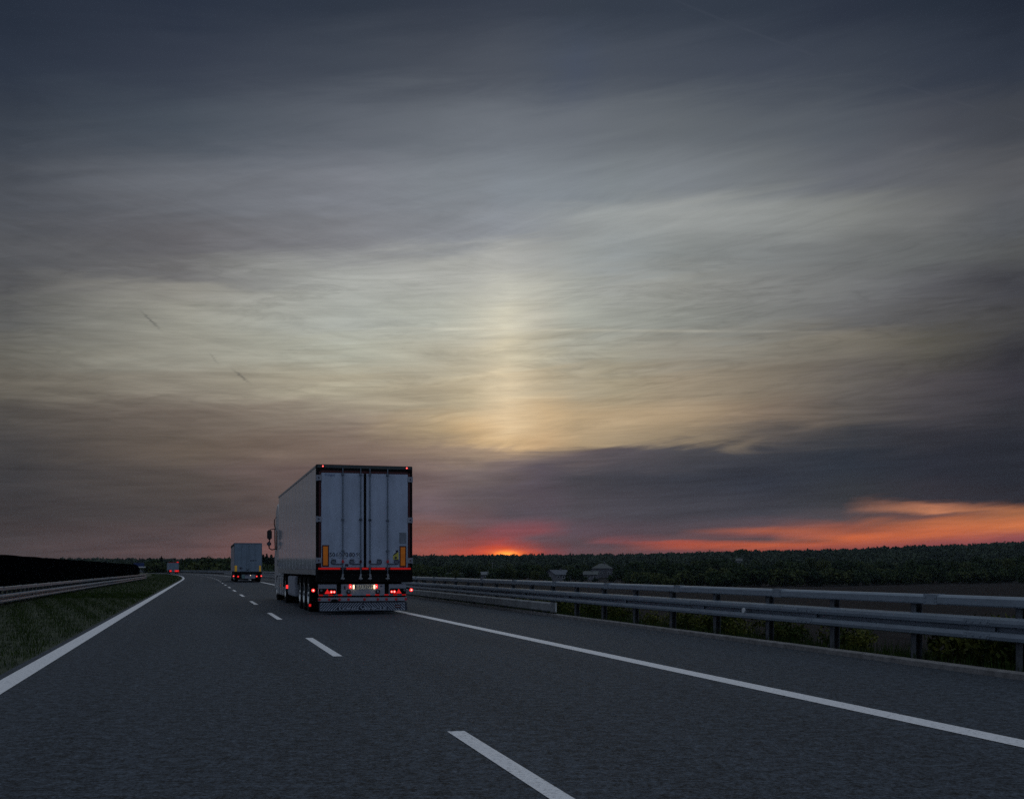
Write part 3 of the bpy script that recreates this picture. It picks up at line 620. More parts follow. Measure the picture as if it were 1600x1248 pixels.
# dark anti-glare screen on the median
def screen():
    S0, S1, lt = 6.0, 158.0, -7.6
    root = empty('median_screen', road(S0, lt, 0.3), 0, 'long black screen fence running behind the left guardrail', 'fence'); inv = root.location.copy()
    S = [S0 + 2*k for k in range(int((S1-S0)/2)+1)]; mb = MB()
    for s in S:
        top = 1.80 + 0.012*sin(s*0.9) - 0.55*max(0, (s-(S1-14))/14)**2
        for dl, z in ((-.03, .52), (.03, .52), (.03, top), (-.03, top)): mb.v.append(road(s, lt+dl, z))
    for i in range(len(S)-1):
        for j in range(4): mb.f.append((i*4+j, i*4+(j+1) % 4, (i+1)*4+(j+1) % 4, (i+1)*4+j))
    mb.f += [(0, 1, 2, 3), tuple(range(len(mb.v)-4, len(mb.v)))]
    o = mb.build('screen_panel', 'screen', root); o.location = (-inv[0], -inv[1], -inv[2])
    pm = None
    for k in range(38):
        s = 8 + 4*k
        if pm is None: q = MB().box(-.05, .05, -.05, .05, 0.1, 1.2).build('post', 'screen', root); pm = q.data
        else: q = bpy.data.objects.new('post', pm); C.objects.link(q); q.parent = root
        x_, y_, _ = road(s, lt-.09); q.location = (x_-inv[0], y_-inv[1], -inv[2]); q.rotation_euler = (0, 0, heading(s))
screen()
# blue sign beyond the end of the screen
def blue_sign():
    s = 224; lt = -9.2; root = empty('road_sign', road(s, lt, 0.2), heading(s), 'small blue road sign on two posts just past the end of the black screen', 'sign')
    MB().box(-1.0, .9, -.03, .03, 1.55, 2.20, .02).build('sign_board', 'sign_blue', root)
    MB().box(-.2, 1.15, -.034, .0, 1.32, 1.545).build('lower_board', 'sign_white', root)
    for x_ in (-.7, .7): MB().tube([(x_, .06, -.3), (x_, .06, 2.1)], .04).build('post', 'galv_dark', root)
blue_sign()

# ------------------------------------------------------------------ the near lorry
def RX(zx): return (zx - 768) / 280.0
def RZ(zy): return (859 - zy) / 278.0 + EYE
def wheel(root, x, y, r=0.50, w=0.33, outer=-1, name='wheel'):
    """tyre with shaped tread shoulders, rim and hub; outer = side on which the rim face shows"""
    h = w/2
    t_ = MB().lathe([(r*.56, -h*.9), (r*.80, -h), (r*.94, -h*.96), (r*.99, -h*.80), (r, -h*.62), (r*.985, -h*.58), (r*.985, -h*.50), (r, -h*.46), (r, -h*.06), (r*.985, -h*.04), (r*.985, h*.04), (r, h*.06), (r, h*.46), (r*.985, h*.5), (r*.985, h*.58), (r, h*.62), (r*.99, h*.80), (r*.94, h*.96), (r*.80, h), (r*.56, h*.9)], 0, 0, 0, 'x', 36).build(name, 'rubber', root, smooth=True)
    t_.location = (x, y, r)
    o = outer
    rm = MB().lathe([(r*.57, o*h*.85), (r*.60, o*h*.95), (r*.56, o*h*.98), (r*.52, o*h*.6), (r*.30, o*h*.45), (r*.28, o*h*.75), (r*.14, o*h*.85), (r*.12, o*h*1.02), (0.0001, o*h*1.04)], 0, 0, 0, 'x', 30)
    for k in range(10):
        a = 2*pi*k/10; rm.lathe([(.018, 0), (.018, o*.05), (0.0001, o*.055)], o*h*.45, r*.37*cos(a), r*.37*sin(a), 'x', 6)
    rm.build('rim', 'alu', t_)
    return t_

def near_lorry():
    hd = radians(15.8)
    L_ = empty('articulated_lorry', (-3.97, 30.55, 0), hd, 'large white articulated lorry with glossy box trailer, amber panels and red rear lights', 'lorry')
    W = 1.3
    # box
    MB().box(-W+.004, W-.004, .14, 13.6, 1.20, 3.985, .02).build('cargo_box', 'box_white', L_)
    mb = MB()
    for sx in (-1, 1):
        mb.box(sx*W-.012, sx*W+.006 if sx > 0 else sx*W+.012, .15, 13.605, 3.94, 4.0, .004)
        mb.box(min(sx*W, sx*(W+.008))-.004, max(sx*W, sx*(W+.008))+.004, .15, 13.605, 1.07, 1.215, .006)
    mb.box(-W+.01, W-.01, .15, 13.6, 3.985, 4.005); mb.build('edge_rail', 'alu', L_)
    # panel joints down the sides: thin shallow battens
    mb = MB()
    for k in range(1, 11):
        yy = .15 + 13.4*k/11
        for sx in (-1, 1): mb.box(sx*(W-.002)-.0025, sx*(W-.002)+.0025, yy-.006, yy+.006, 1.23, 3.93)
    mb.build('side_seam', 'box_white', L_)
    # rear frame
    mb = MB()
    mb.box(-W, W, -.005, .135, 3.835, 4.02, .012)
    for sx in (-1, 1): mb.box(min(sx*1.172, sx*W), max(sx*1.172, sx*W), -.004, .134, 1.18, 3.84, .01)
    mb.box(-W, W, -.03, .15, .865, 1.205, .015)
    mb.box(-W+.05, W-.05, -.055, -.028, 1.135, 1.175, .005)
    fr = mb.build('rear_frame', 'black', L_)
    MB().box(-W+.02, W-.02, -.012, .0, 3.93, 4.008, .004).build('header_strip', 'header', fr)
    mb = MB()
    for sx in (-1, 1): mb.box(min(sx*1.176, sx*1.232), max(sx*1.176, sx*1.232), -.009, .0, 1.28, 3.83)
    mb.box(-1.17, 1.17, -.009, .0, 3.80, 3.862)
    mb.build('gasket', 'gasket', fr)
    mb = MB()
    x = -1.25
    for a, b in ((-1.25, -.665), (-.50, -.15), (-.08, .09), (.17, .545), (.69, 1.25)): MB().box(a, b, -.038, -.028, 1.213, 1.262, .002).build('red_strip', 'retro_red', fr)
    MB().box(-.040, .040, -.012, .02, 1.27, 3.80).build('door_gap_dark', 'black', fr)  # black strip stands in for the shade in the gap between the doors
    # doors
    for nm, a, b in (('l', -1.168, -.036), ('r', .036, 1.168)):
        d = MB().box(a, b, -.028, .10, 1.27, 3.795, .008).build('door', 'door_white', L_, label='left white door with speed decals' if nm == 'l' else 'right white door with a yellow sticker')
        bars = (-.60, -.12) if nm == 'l' else (.13, .61)
        for bx in bars:
            q = MB().tube([(bx, -.060, .93), (bx, -.060, 3.93)], .0155, 10).build('locking_bar', 'steel', d, smooth=True)
        for bx in bars:
            for z in (3.77, 2.55, 1.72 if abs(bx) > .3 else 2.55):
                MB().box(bx-.04, bx+.04, -.085, -.028, z-.022, z+.022, .006).build('bar_bracket', 'steel', d)
        for bx in bars:
            mb = MB()
            mb.box(bx-.03, bx+.03, -.09, -.03, 1.055, 1.085, .004); mb.box(bx-.055, bx+.05, -.08, -.03, .955, .985, .004)
            mb.tube([(bx, -.07, 1.07), (bx+.035*(-1 if bx < 0 else 1), -.07, 1.02), (bx, -.07, .97)], .012, 6)
            mb.tube([(bx, -.07, 1.07), (bx, -.07, .97)], .02, 6)
            mb.build('bar_cam', 'alu', d)
        # handles: loop plate and lever
        for bx, hx in (((-.60, -.85), (-.12, -.36)) if nm == 'l' else ((.13, .38), (.61, .85))):
            sg = 1 if hx > bx else -1
            mb = MB(); z0, z1 = 1.37, 1.475; e = .075
            lp = [(hx-e, -.062, z0), (hx-e, -.062, z1), (hx+e*.5, -.062, z1), (hx+e, -.062, z0+.05)]
            lp = [(hx+sg*.055, -.062, z0), (hx+sg*.062, -.062, z0+.05), (hx+sg*.05, -.062, z1), (hx-sg*.055, -.062, z1+.005), (hx-sg*.060, -.062, z0+.04), (hx-sg*.05, -.062, z0+.01)]
            mb.tube(lp, .0115, 8); mb.tube([(hx+sg*.055, -.062, z0), (hx-sg*.04, -.062, z0-.015), (bx, -.066, z0-.01)], .012, 8)
            mb.build('handle', 'ink', d)
            MB().box(hx-.045, hx+.04, -.042, -.028, z0+.015, z1-.01, .006).build('handle_plate', 'grey_panel', d)
            MB().box(bx-.03, bx+.03, -.092, -.045, 1.385, 1.465, .008).build('red_catch', 'gasket' if abs(bx) < .3 else 'red_trim', d)
        # amber marker
        mx = (RX(446), RX(497)) if nm == 'l' else (RX(1031), RX(1083))
        zt, zb_ = (1.865, 1.29) if nm == 'l' else (1.855, 1.28)
        am = MB().box(mx[0], mx[1], -.036, -.028, zb_, zt, .003).build('marker_panel', 'gasket', d)
        MB().box(mx[0]+.03, mx[1]-.03, -.041, -.035, zb_+.035, zt-.035, .002).build('amber_field', 'amber', am)
    ld = [o for o in L_.children if o.name.startswith('door')]
    dl, dr = ld[0], ld[1]
    # speed decals
    for i, tx in enumerate(('50', '60', '70', '80', '90')):
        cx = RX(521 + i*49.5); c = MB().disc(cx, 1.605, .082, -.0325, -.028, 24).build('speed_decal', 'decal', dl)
        MB().lathe([(.074, -.0345), (.081, -.0345), (.081, -.032), (.074, -.032), (.074, -.0345)], cx, 0, 1.605, 'y', 24).build('decal_ring', 'ink_faint', c)
        text('speed_number', tx, .145, 'ink', c, cx, -.0335, 1.605, depth=.001, bold=0.0 if tx in ('60', '90') else .003)
    MB().box(RX(616), RX(643), -.034, -.028, RZ(838), RZ(819), .003).build('small_box', 'ink', dl)
    text('maker_text', 'Kögel', .085, 'ink_faint', dl, RX(505), -.0295, RZ(158), width=.27, depth=.001, bold=.001)
    MB().box(RX(1030), RX(1083), -.036, -.028, RZ(664), RZ(582), .006).build('document_plate', 'grey_panel', dr)
    st_ = MB().box(RX(981), RX(1024), -.031, -.028, RZ(787), RZ(712), .001).build('sticker', 'decal', dr)
    MB().prism([(RX(981), RZ(752)), (RX(1024), RZ(728)), (RX(1024), RZ(787)), (RX(981), RZ(787))], 'y', -.033, -.0305).build('sticker_yellow_field', 'yellow', st_)
    MB().prism([(RX(1000), RZ(716)), (RX(1022), RZ(714)), (RX(1022), RZ(728)), (RX(984), RZ(756)), (RX(984), RZ(748)), (RX(1004), RZ(730))], 'y', -.035, -.0305).build('sticker_print', 'ink', st_)
    mb = MB(); mb.lathe([(.0001, -.034), (.032, -.034), (.032, -.033), (.0001, -.033)], RX(1002), 0, RZ(772), 'y', 16)
    mb.build('sticker_dot', 'ink', st_)
    # hinges
    for sx in (-1, 1):
        for z in (3.66, 2.555, 1.455):
            h = MB().box(min(sx*1.155, sx*1.298), max(sx*1.155, sx*1.298), -.040, -.004, z-.072, z+.072, .006)
            h.tube([(sx*1.285, -.03, z-.08), (sx*1.285, -.03, z+.08)], .022, 8)
            h = h.build('hinge', 'bumper', fr)
            MB().prism([(sx*1.255, z+.03), (sx*1.205, z), (sx*1.255, z-.03)], 'y', -.0445, -.039).build('hinge_mark', 'gasket' if z < 2 else 'ink', h)
    # top lamps
    for x_ in (RX(452), RX(1087)):
        c = MB().box(x_-.05, x_+.05, -.03, 0, 3.945, 3.995, .008).build('top_lamp', 'gasket', fr)
        MB().disc(x_, 3.97, .020, -.036, -.028, 10).build('lamp_lens', 'lamp_redhot', c)
    # chassis and underside
    mb = MB()
    for sx in (-1, 1): mb.box(sx*.62-.07, sx*.62+.07, .2, 13.0, .72, 1.08, .01)
    mb.box(-1.2, 1.2, .2, 13.4, 1.04, 1.11, .01)
    for yy in (1.1, 2.6, 3.91, 5.22, 8, 10): mb.box(-1.15, 1.15, yy-.08, yy+.08, .86, 1.05, .01)
    for yy in (2.6, 3.91, 5.22): mb.box(-1.0, 1.0, yy-.07, yy+.07, .44, .58, .02)
    mb.box(-1.1, 1.1, .55, .65, .3, .98); mb.build('chassis', 'black', L_)
    for yy in (2.55, 3.86, 5.17):
        for sx in (-1, 1):
            wheel(L_, sx*1.09, yy, .505, .36, sx)
            prof = [(yy + .60*cos(a), .53 + .60*sin(a)) for a in np.linspace(.35, pi-.35, 12)]
            ins = [(yy + .575*cos(a), .53 + .575*sin(a)) for a in np.linspace(pi-.35, .35, 12)]
            MB().prism(prof+ins, 'x', sx*1.09-.2, sx*1.09+.2).build('mudguard', 'black', L_)
    # side guards and pallet box
    for sx in (-1, 1):
        a, b = sorted((sx*1.05, sx*1.285))
        bx = MB().box(a, b, 6.46, 9.4, .34, 1.0, .03).build('pallet_box', 'bumper', L_)
        MB().box(min(sx*1.285, sx*1.295), max(sx*1.285, sx*1.295), 6.6, 9.25, .42, .92, .004).build('box_lid', 'bumper', bx)
        mb = MB()
        for z in (.5, .82): mb.box(a+.1, b, 9.45, 10.2, z-.05, z+.05, .01)
        mb.build('side_guard', 'galv_dark', L_)
        # side lamps
        for (yy, z, r_) in ((9.62, .61, .035),):
            MB().box(min(sx*1.25, sx*1.33), max(sx*1.25, sx*1.33), yy, yy+.04, z-.06, z+.06, .01).build('side_lamp', 'lamp_red', L_)
    # stalk lamps at the rear corners
    for sx in (-1, 1):
        st2 = MB().tube([(sx*1.12, .45, .72), (sx*1.24, .42, .70), (sx*1.33, .40, .655)], .022, 8).build('lamp_stalk', 'black', L_)
        MB().disc(sx*1.34, .65, .044, .36, .43, 20).build('stalk_lamp', 'lamp_red', st2)
        MB().disc(sx*1.34, .65, .020, .35, .365, 12).build('lamp_lens', 'lamp_core', st2)
    MB().box(-1.30, -1.24, 1.95, 1.97, .165, .235, .008).build('low_reflector', 'lamp_dim', L_)
    # front landing legs
    for sx in (-1, 1): MB().box(sx*.8-.07, sx*.8+.07, 10.35, 10.5, .45, 1.05, .01).build('landing_leg', 'galv_dark', L_)
    # bumper with lamps
    zt, zb_ = RZ(971), RZ(1050)
    bp = MB()
    for a, b in ((420, 556), (590, 920), (952, 1085)): bp.box(RX(a), RX(b), .02, .10, zb_, zt, .008)
    bp = bp.build('bumper', 'bumper', L_)
    MB().box(-1.22, 1.12, .06, .12, RZ(1160), RZ(985)).build('bumper_beam', 'black', L_)
    for side_, (a, b) in (('l', (424, 550)), ('r', (960, 1082))):
        cl = MB().box(RX(a), RX(b), -.01, .03, RZ(1046), RZ(1003), .008).build('light_cluster', 'black', bp)
        tx = RX(486 if side_ == 'l' else 1026)
        MB().prism([(tx-.075, RZ(1041)), (tx+.075, RZ(1041)), (tx, RZ(1006))], 'y', -.022, -.010).build('triangle_reflector', 'lamp_dim', cl)  # not a lamp; its glow imitates light caught by the reflector
        for lx, r_, m_ in (((516, .030, 'lamp_redhot'), (537, .026, 'lamp_redhot')) if side_ == 'l' else ((972, .026, 'lamp_red'), (993, .030, 'lamp_redhot'))):
            MB().disc(RX(lx), RZ(1028), r_*1.35, -.016, -.010, 16).build('lamp_surround', 'lamp_red', cl)
            MB().disc(RX(lx), RZ(1028), r_*.6, -.022, -.015, 16).build('lamp_lens', 'lamp_core', cl)
        MB().disc(RX(441 if side_ == 'l' else 1070), RZ(1016), .030, -.018, -.010, 16).build('clear_lens', 'lamp_glass', cl)
    # licence plate and lamps
    pl = MB().box(RX(690), RX(834), .008, .02, RZ(1008), RZ(974), .003).build('licence_plate', 'plate', bp)
    MB().box(RX(690), RX(703), .004, .009, RZ(1007.5), RZ(974.5), .001).build('plate_band', 'ink', pl)
    text('plate_number', 'LU 727PJ', .11, 'ink', pl, RX(768), .007, RZ(991), width=.44, depth=.001, bold=.002)
    for x_ in (RX(683), RX(840)):
        MB().box(x_-.014, x_+.014, -.065, .02, RZ(1006), RZ(976), .006).build('plate_lamp', 'lamp_white', bp)
    for x_ in (RX(659), RX(855)):
        c = MB().box(x_-.032, x_+.032, -.005, .02, RZ(1003), RZ(972), .01).build('centre_lamp', 'lamp_red', bp)
        MB().disc(x_, RZ(989), .014, -.012, -.004, 12).build('lamp_lens', 'lamp_core', c)
    MB().box(RX(612), RX(623), .01, .02, RZ(1009), RZ(985), .003).build('socket', 'ink', bp)
    MB().disc(RX(893), RZ(986), .018, .01, .02, 12).build('socket', 'ink', bp)
    for x_ in (RX(645), RX(866)):
        c = MB().box(x_-.055, x_+.055, -.03, .02, RZ(1043), RZ(1012), .015).build('rubber_buffer', 'rubber', bp)
        MB().box(x_-.028, x_+.028, -.034, -.028, RZ(1036), RZ(1018), .006).build('buffer_plate', 'grey_panel', c)
    # dashed red/white conspicuity strip
    st3 = MB().box(RX(422), RX(1084), .008, .022, RZ(1056), RZ(1046), .002).build('reflective_strip', 'bumper', L_)
    for a, b in ((423, 454), (495, 528), (567, 598), (637, 668), (778, 808), (846, 877), (917, 948), (985, 1014), (1052, 1083)):
        MB().box(RX(a), RX(b), .000, .009, RZ(1056), RZ(1046.5), .002).build('red_segment', 'retro_red', st3)
    # underrun bar with red dots
    ub = MB().box(RX(420), RX(1091), .01, .11, RZ(1099), RZ(1069), .01).build('underrun_bar', 'bumper', L_)
    for c_ in (428, 501, 578, 645, 766, 867, 933, 1007, 1081):
        MB().disc(RX(c_), RZ(1084), .036, .003, .011, 18).build('red_dot', 'red_trim', ub)
    MB().prism([(RX(508), RZ(1100)), (RX(515), RZ(1088)), (RX(530), RZ(1081)), (RX(556), RZ(1082)), (RX(570), RZ(1092)), (RX(574), RZ(1100))], 'y', -.004, .011).build('dirt_patch', 'black', ub)
    # spray flap with chevron print
    x0, x1, zt2, zb2 = RX(434), RX(1077), RZ(1108), RZ(1168)
    fl = MB().prism([(x0-.03, zt2), (x1+.05, zt2), (x1+.07, zb2-.01), (x0-.03, zb2-.01)], 'y', .05, .07).build('spray_flap', 'flap', L_)
    mb = MB(); n_ = 19; hgt = zt2-zb2; half = (x1-x0)/2; xc = (x0+x1)/2
    for i in range(-2, n_+2):
        for sg in (-1, 1):
            off = i*(half+hgt*.9)/n_; w = .027
            xa, xb = off-hgt*.9, off     # stroke leaning away from the middle
            za, zb3 = zt2-.01, zb2+.005
            if xb+w < .03 or xa+w > half-.03: continue
            k_ = (za-zb3)/(xb-xa)
            if xa < 0: za -= -xa*k_; xa = 0
            if xb+w > half: zb3 += (xb+w-half)*k_; xb = half-w
            pts = [(xa, za), (xa+w, za), (xb+w, zb3), (xb, zb3)]
            q = [(xc+sg*p[0], p[1]) for p in pts]
            if sg < 0: q = q[::-1]
            mb.prism(q, 'y', .0455, .051)
    mb.box(x0, x1, .0457, .051, zt2-.010, zt2-.004); mb.box(x0, x1, .0457, .051, zb2, zb2+.008)
    mb.box(x0, x0+.008, .0456, .051, zb2, zt2-.004); mb.box(x1-.008, x1, .0456, .051, zb2, zt2-.004)
    mb.build('chevron_print', 'flap_line', fl)
    MB().box(RX(560), RX(945), .042, .047, zb2+.012, zb2+.085).build('print_band', 'flap', fl)
    text('flap_text', 'LONG VEHICLE', .085, 'flap_line', fl, RX(755), .041, zb2+.049, width=1.28, depth=.001, bold=.003)
    lb = MB().box(RX(1000), RX(1043), .038, .047, RZ(1150), RZ(1127), .006).build('flap_badge', 'gasket', fl)
    MB().box(RX(1005), RX(1038), .035, .039, RZ(1142), RZ(1135), .001).build('badge_line', 'bumper', lb)
    # ---- tractor unit
    cabp = [(14.45, .95), (14.45, 3.35), (14.75, 3.72), (15.3, 3.80), (16.0, 3.55), (16.45, 2.95), (16.72, 1.7), (16.75, .45), (15.95, .40), (15.85, .9), (14.8, .95)]
    cb = MB().prism(cabp, 'x', -1.235, 1.235)
    cb = cb.build('cab', 'cab', L_); bv = cb.modifiers.new('bevel', 'BEVEL'); bv.width = .06; bv.segments = 3
    for sx in (-1, 1):
        q = MB().prism([(15.2, 2.0), (15.2, 2.75), (15.95, 2.75), (16.25, 2.1), (15.9, 1.95)], 'x', sx*1.237, sx*1.243).build('side_window', 'glass', cb)
        a, b = sorted((sx*.80, sx*1.25))
        tk = MB().box(a, b, 12.15, 14.1, .25, .93, .05).build('fuel_tank', 'cab', L_)
        mb = MB()
        for yy in (12.6, 13.7): mb.box(min(sx*1.25, sx*1.262), max(sx*1.25, sx*1.262), yy, yy+.06, .26, .92)
        mb.build('tank_strap', 'steel', tk)
        MB().box(a, b, 14.2, 15.1, .25, .95, .04).build('cab_step', 'cab', L_)
        MB().box(min(sx*1.26, sx*1.275), max(sx*1.26, sx*1.275), 13.1, 13.2, .55, .65, .006).build('side_reflector', 'amber', tk)
        wheel(L_, sx*1.07, 11.35, .50, .32, sx); wheel(L_, sx*.75, 11.35, .50, .30, sx)
        wheel(L_, sx*1.06, 15.72, .50, .32, sx)
        prof = [(11.35 + .62*cos(t_), .52 + .62*sin(t_)) for t_ in np.linspace(.1, pi-.1, 14)] + [(11.35 + .595*cos(t_), .52 + .595*sin(t_)) for t_ in np.linspace(pi-.1, .1, 14)]
        MB().prism(prof, 'x', sx*.92-.33, sx*.92+.33).build('mudguard', 'black', L_)
        # mirrors
        xm = sx*1.50
        arm = MB().tube([(sx*1.2, 15.95, 2.80), (sx*1.32, 15.85, 2.84), (xm-sx*.02, 15.78, 2.80), (xm, 15.75, 2.70)], .017, 8)
        arm.tube([(xm, 15.75, 2.42), (xm, 15.75, 2.28)], .022, 8)
        arm.tube([(xm+sx*.02, 15.75, 2.16), (xm+sx*.01, 15.78, 2.06), (xm-sx*.10, 15.83, 2.00), (sx*1.22, 15.92, 2.04)], .024, 8)
        arm.tube([(sx*1.29, 15.85, 2.82), (sx*1.285, 15.87, 2.4), (sx*1.27, 15.88, 2.06)], .018, 8)
        arm = arm.build('mirror_arm', 'mirror_shell', cb, smooth=True)
        m1 = MB().box(xm-.095, xm+.095, 15.70, 15.84, 2.405, 2.79, .045).build('main_mirror', 'mirror_shell', cb, smooth=True)
        MB().box(xm-.075, xm+.075, 15.694, 15.702, 2.44, 2.76, .003).build('mirror_face', 'glass', m1)
        m2 = MB().box(xm-.085+sx*.02, xm+.085+sx*.02, 15.70, 15.82, 2.14, 2.33, .05).build('wide_mirror', 'mirror_shell', cb, smooth=True)
        MB().box(xm-.06+sx*.02, xm+.06+sx*.02, 15.694, 15.702, 2.17, 2.30, .003).build('mirror_face', 'mirror_glass', m2)
    MB().tube([(-1.24, 15.6, 3.30), (-1.31, 15.6, 3.2), (-1.325, 15.6, 3.02), (-1.28, 15.65, 2.84)], .02, 8).build('grab_pipe', 'mirror_shell', cb)
    MB().box(-1.275, -1.235, 14.6, 14.9, 1.35, 1.6, .015).build('air_vent', 'alu', cb)
    mb = MB()
    for sx in (-1, 1): mb.box(sx*.42-.05, sx*.42+.05, 10.6, 16.4, .70, .95)
    mb.box(-.9, .9, 11.27, 11.43, .42, .58); mb.box(-.9, .9, 15.64, 15.8, .42, .56); mb.box(-1.0, 1.0, 11.6, 14.4, .5, .9); mb.build('tractor_chassis', 'black', L_)
    return L_
near_lorry()

# ------------------------------------------------------------------ second lorry, blue-grey body
def second_lorry():
    cx = (387.8-800)/F*106.3
    L_ = empty('articulated_lorry', (cx, 106.3, 0), atan(.272), 'farther lorry with a plain blue-grey body, driving ahead of the white trailer', 'lorry')
    K = 16.65*15.6
    X = lambda zx: (zx - 590)/K*1.03
    Z = lambda zy: (764 - zy)/K + EYE
    W, H = 1.275, 3.66
    bd = MB().box(-W+.01, W-.01, .03, 13.6, 1.0, H, .03).build('cargo_box', 'curtain_side', L_)
    MB().box(-W, W, -.02, 13.62, H-.06, H+.03, .02).build('roof', 'grey_panel', bd)
    mb = MB()
    for sx in (-1, 1): mb.box(min(sx*W, sx*(W-.05)), max(sx*W, sx*(W-.05)), -.01, .05, .95, H-.06, .008)
    mb.build('corner_post', 'steel', bd)
    MB().box(-W-.015, -W+.02, -.01, 13.6, H-.22, H-.04, .01).build('gutter', 'black', bd)
    for a, b in ((-W+.05, -.006), (.006, W-.05)): MB().box(a, b, -.006, .04, 1.0, H-.07, .008).build('rear_door', 'curtain', L_)
    mb = MB()
    for bx in (-.62, -.14, .14, .62): mb.tube([(bx, -.03, .95), (bx, -.03, H-.1)], .012, 6)
    mb.build('locking_bar', 'curtain', L_)
    for a, b in ((278, 333), (842, 886)): MB().box(X(a), X(b), -.03, -.004, Z(818), Z(675), .003).build('marker_panel', 'amber_far', L_)
    MB().box(X(392), X(455), -.02, -.004, Z(762), Z(715), .003).build('notice', 'ink', L_)
    MB().prism([(X(555), Z(800)), (X(575), Z(765)), (X(605), Z(755)), (X(598), Z(785))], 'y', -.02, -.004).build('notice', 'ink', L_)
    text('door_text', 'E M O', .2, 'ink', L_, X(715), -.012, Z(552), width=.55, depth=.002, bold=.004)
    MB().box(-W, W, -.02, .15, .78, 1.02, .02).build('rear_sill', 'black', L_)
    mb = MB()
    mb.box(-1.15, 1.15, .3, 13, .75, 1.02); mb.box(-1.2, 1.2, .5, .7, .25, .9)
    for sx in (-1, 1): mb.box(sx*1.0-.2, sx*1.0+.2, 6, 9, .35, 1.0, .02)
    mb.build('chassis', 'black', L_)
    bp = MB().box(X(440), X(755), -.01, .06, Z(992), Z(893), .01).build('bumper', 'bumper', L_)
    MB().box(X(445), X(515), -.016, -.008, Z(988), Z(900), .004).build('bumper_panel', 'green_tint', bp)
    MB().box(X(510), X(620), -.02, -.008, Z(925), Z(905), .004).build('licence_plate', 'ink', bp)
    MB().disc(X(643), Z(912), .03, -.025, -.008, 10).build('plate_lamp', 'lamp_white', bp)
    MB().box(-W+.1, W-.1, .03, .1, Z(1000), Z(880), .01).build('light_bar', 'black', L_)
    for lx, lz, hot in ((237, 930, 1), (358, 940, 0), (788, 937, 1), (893, 928, 1)):
        xx = max(-1.33, min(1.26, X(lx)))
        c = MB().disc(xx, Z(lz), .085, .0, .03, 14).build('tail_lamp', 'lamp_dim', L_)
        MB().disc(xx, Z(lz), .035, -.008, .0, 12).build('lamp_lens', 'lamp_redhot' if hot else 'lamp_red', c)
    MB().prism([(X(340), Z(1052)), (X(420), Z(1030)), (X(560), Z(1015)), (X(610), Z(1030)), (X(590), Z(1050))], 'y', .2, .22).build('spray_flap', 'galv_dark', L_)
    for yy in (2.3, 3.6, 4.9):
        for sx in (-1, 1): wheel(L_, sx*1.05, yy, .5, .36, sx)
    for sx in (-1, 1): wheel(L_, sx*1.05, 11.2, .5, .34, sx); wheel(L_, sx*1.05, 15.6, .5, .34, sx)
    cb = MB().prism([(14.4, .6), (14.4, 3.3), (15.2, 3.5), (16.2, 3.1), (16.5, 1.6), (16.5, .45), (15.0, .45)], 'x', -1.22, 1.22).build('cab', 'cab', L_)
    MB().prism([(15.1, 1.9), (15.1, 2.6), (15.9, 2.6), (16.1, 1.95)], 'x', -1.228, -1.222).build('side_window', 'glass', cb)
second_lorry()

# ------------------------------------------------------------------ small box truck far ahead
def far_truck():
    s = 305.0; p = road(s, -.15 - 0.0); D = 300.0
    x_ = (271.5-800)/F*D
    lt, ss = lat_of([x_], [D]); s = float(ss[0])
    T = _ = empty('box_truck', (x_, D, 0), heading(s), 'tiny pale grey box truck with red trim, farthest vehicle on the road', 'truck')
    W = 1.28
    bd = MB().box(-W, W, 0, 6.4, 1.0, 2.92, .03).build('cargo_box', 'curtain', T)
    MB().box(-W, W, -.03, .03, 2.92, 3.04, .01).build('roof_trim', 'red_trim', bd)
    for sx in (-1, 1): MB().box(sx*(W-.05)-.05, sx*(W-.05)+.05, -.02, .0, 1.0, 2.92).build('corner_post', 'curtain_side', bd)
    MB().box(.75, 1.25, -.05, .0, 2.98, 3.2, .03).build('top_lamp', 'lamp_dim', T)
    MB().box(-W, W, -.02, .2, .55, 1.0, .02).build('rear_sill', 'black', T)
    MB().box(-.5, .25, -.05, -.02, .5, .98, .01).build('bumper', 'bumper', T)
    for a, b, m_ in ((-1.1, -.55, 'lamp_dim'), (.25, 1.3, 'lamp_dim')): 
        c = MB().box(a, b, -.06, -.02, .55, .98, .02).build('tail_lamp', m_, T)
        MB().disc((a+b)/2, .76, .07, -.09, -.06, 10).build('lamp_lens', 'lamp_red', c)
    MB().box(-1.0, 1.0, .1, 7.0, .45, 1.0).build('chassis', 'black', T)
    cb = MB().prism([(6.6, .5), (6.6, 2.6), (7.4, 2.6), (8.4, 1.6), (8.5, .5)], 'x', -1.1, 1.1).build('cab', 'cab', T)
    for yy in (1.4, 7.5):
        for sx in (-1, 1): wheel(T, sx*.98, yy, .42, .3, sx)
far_truck()

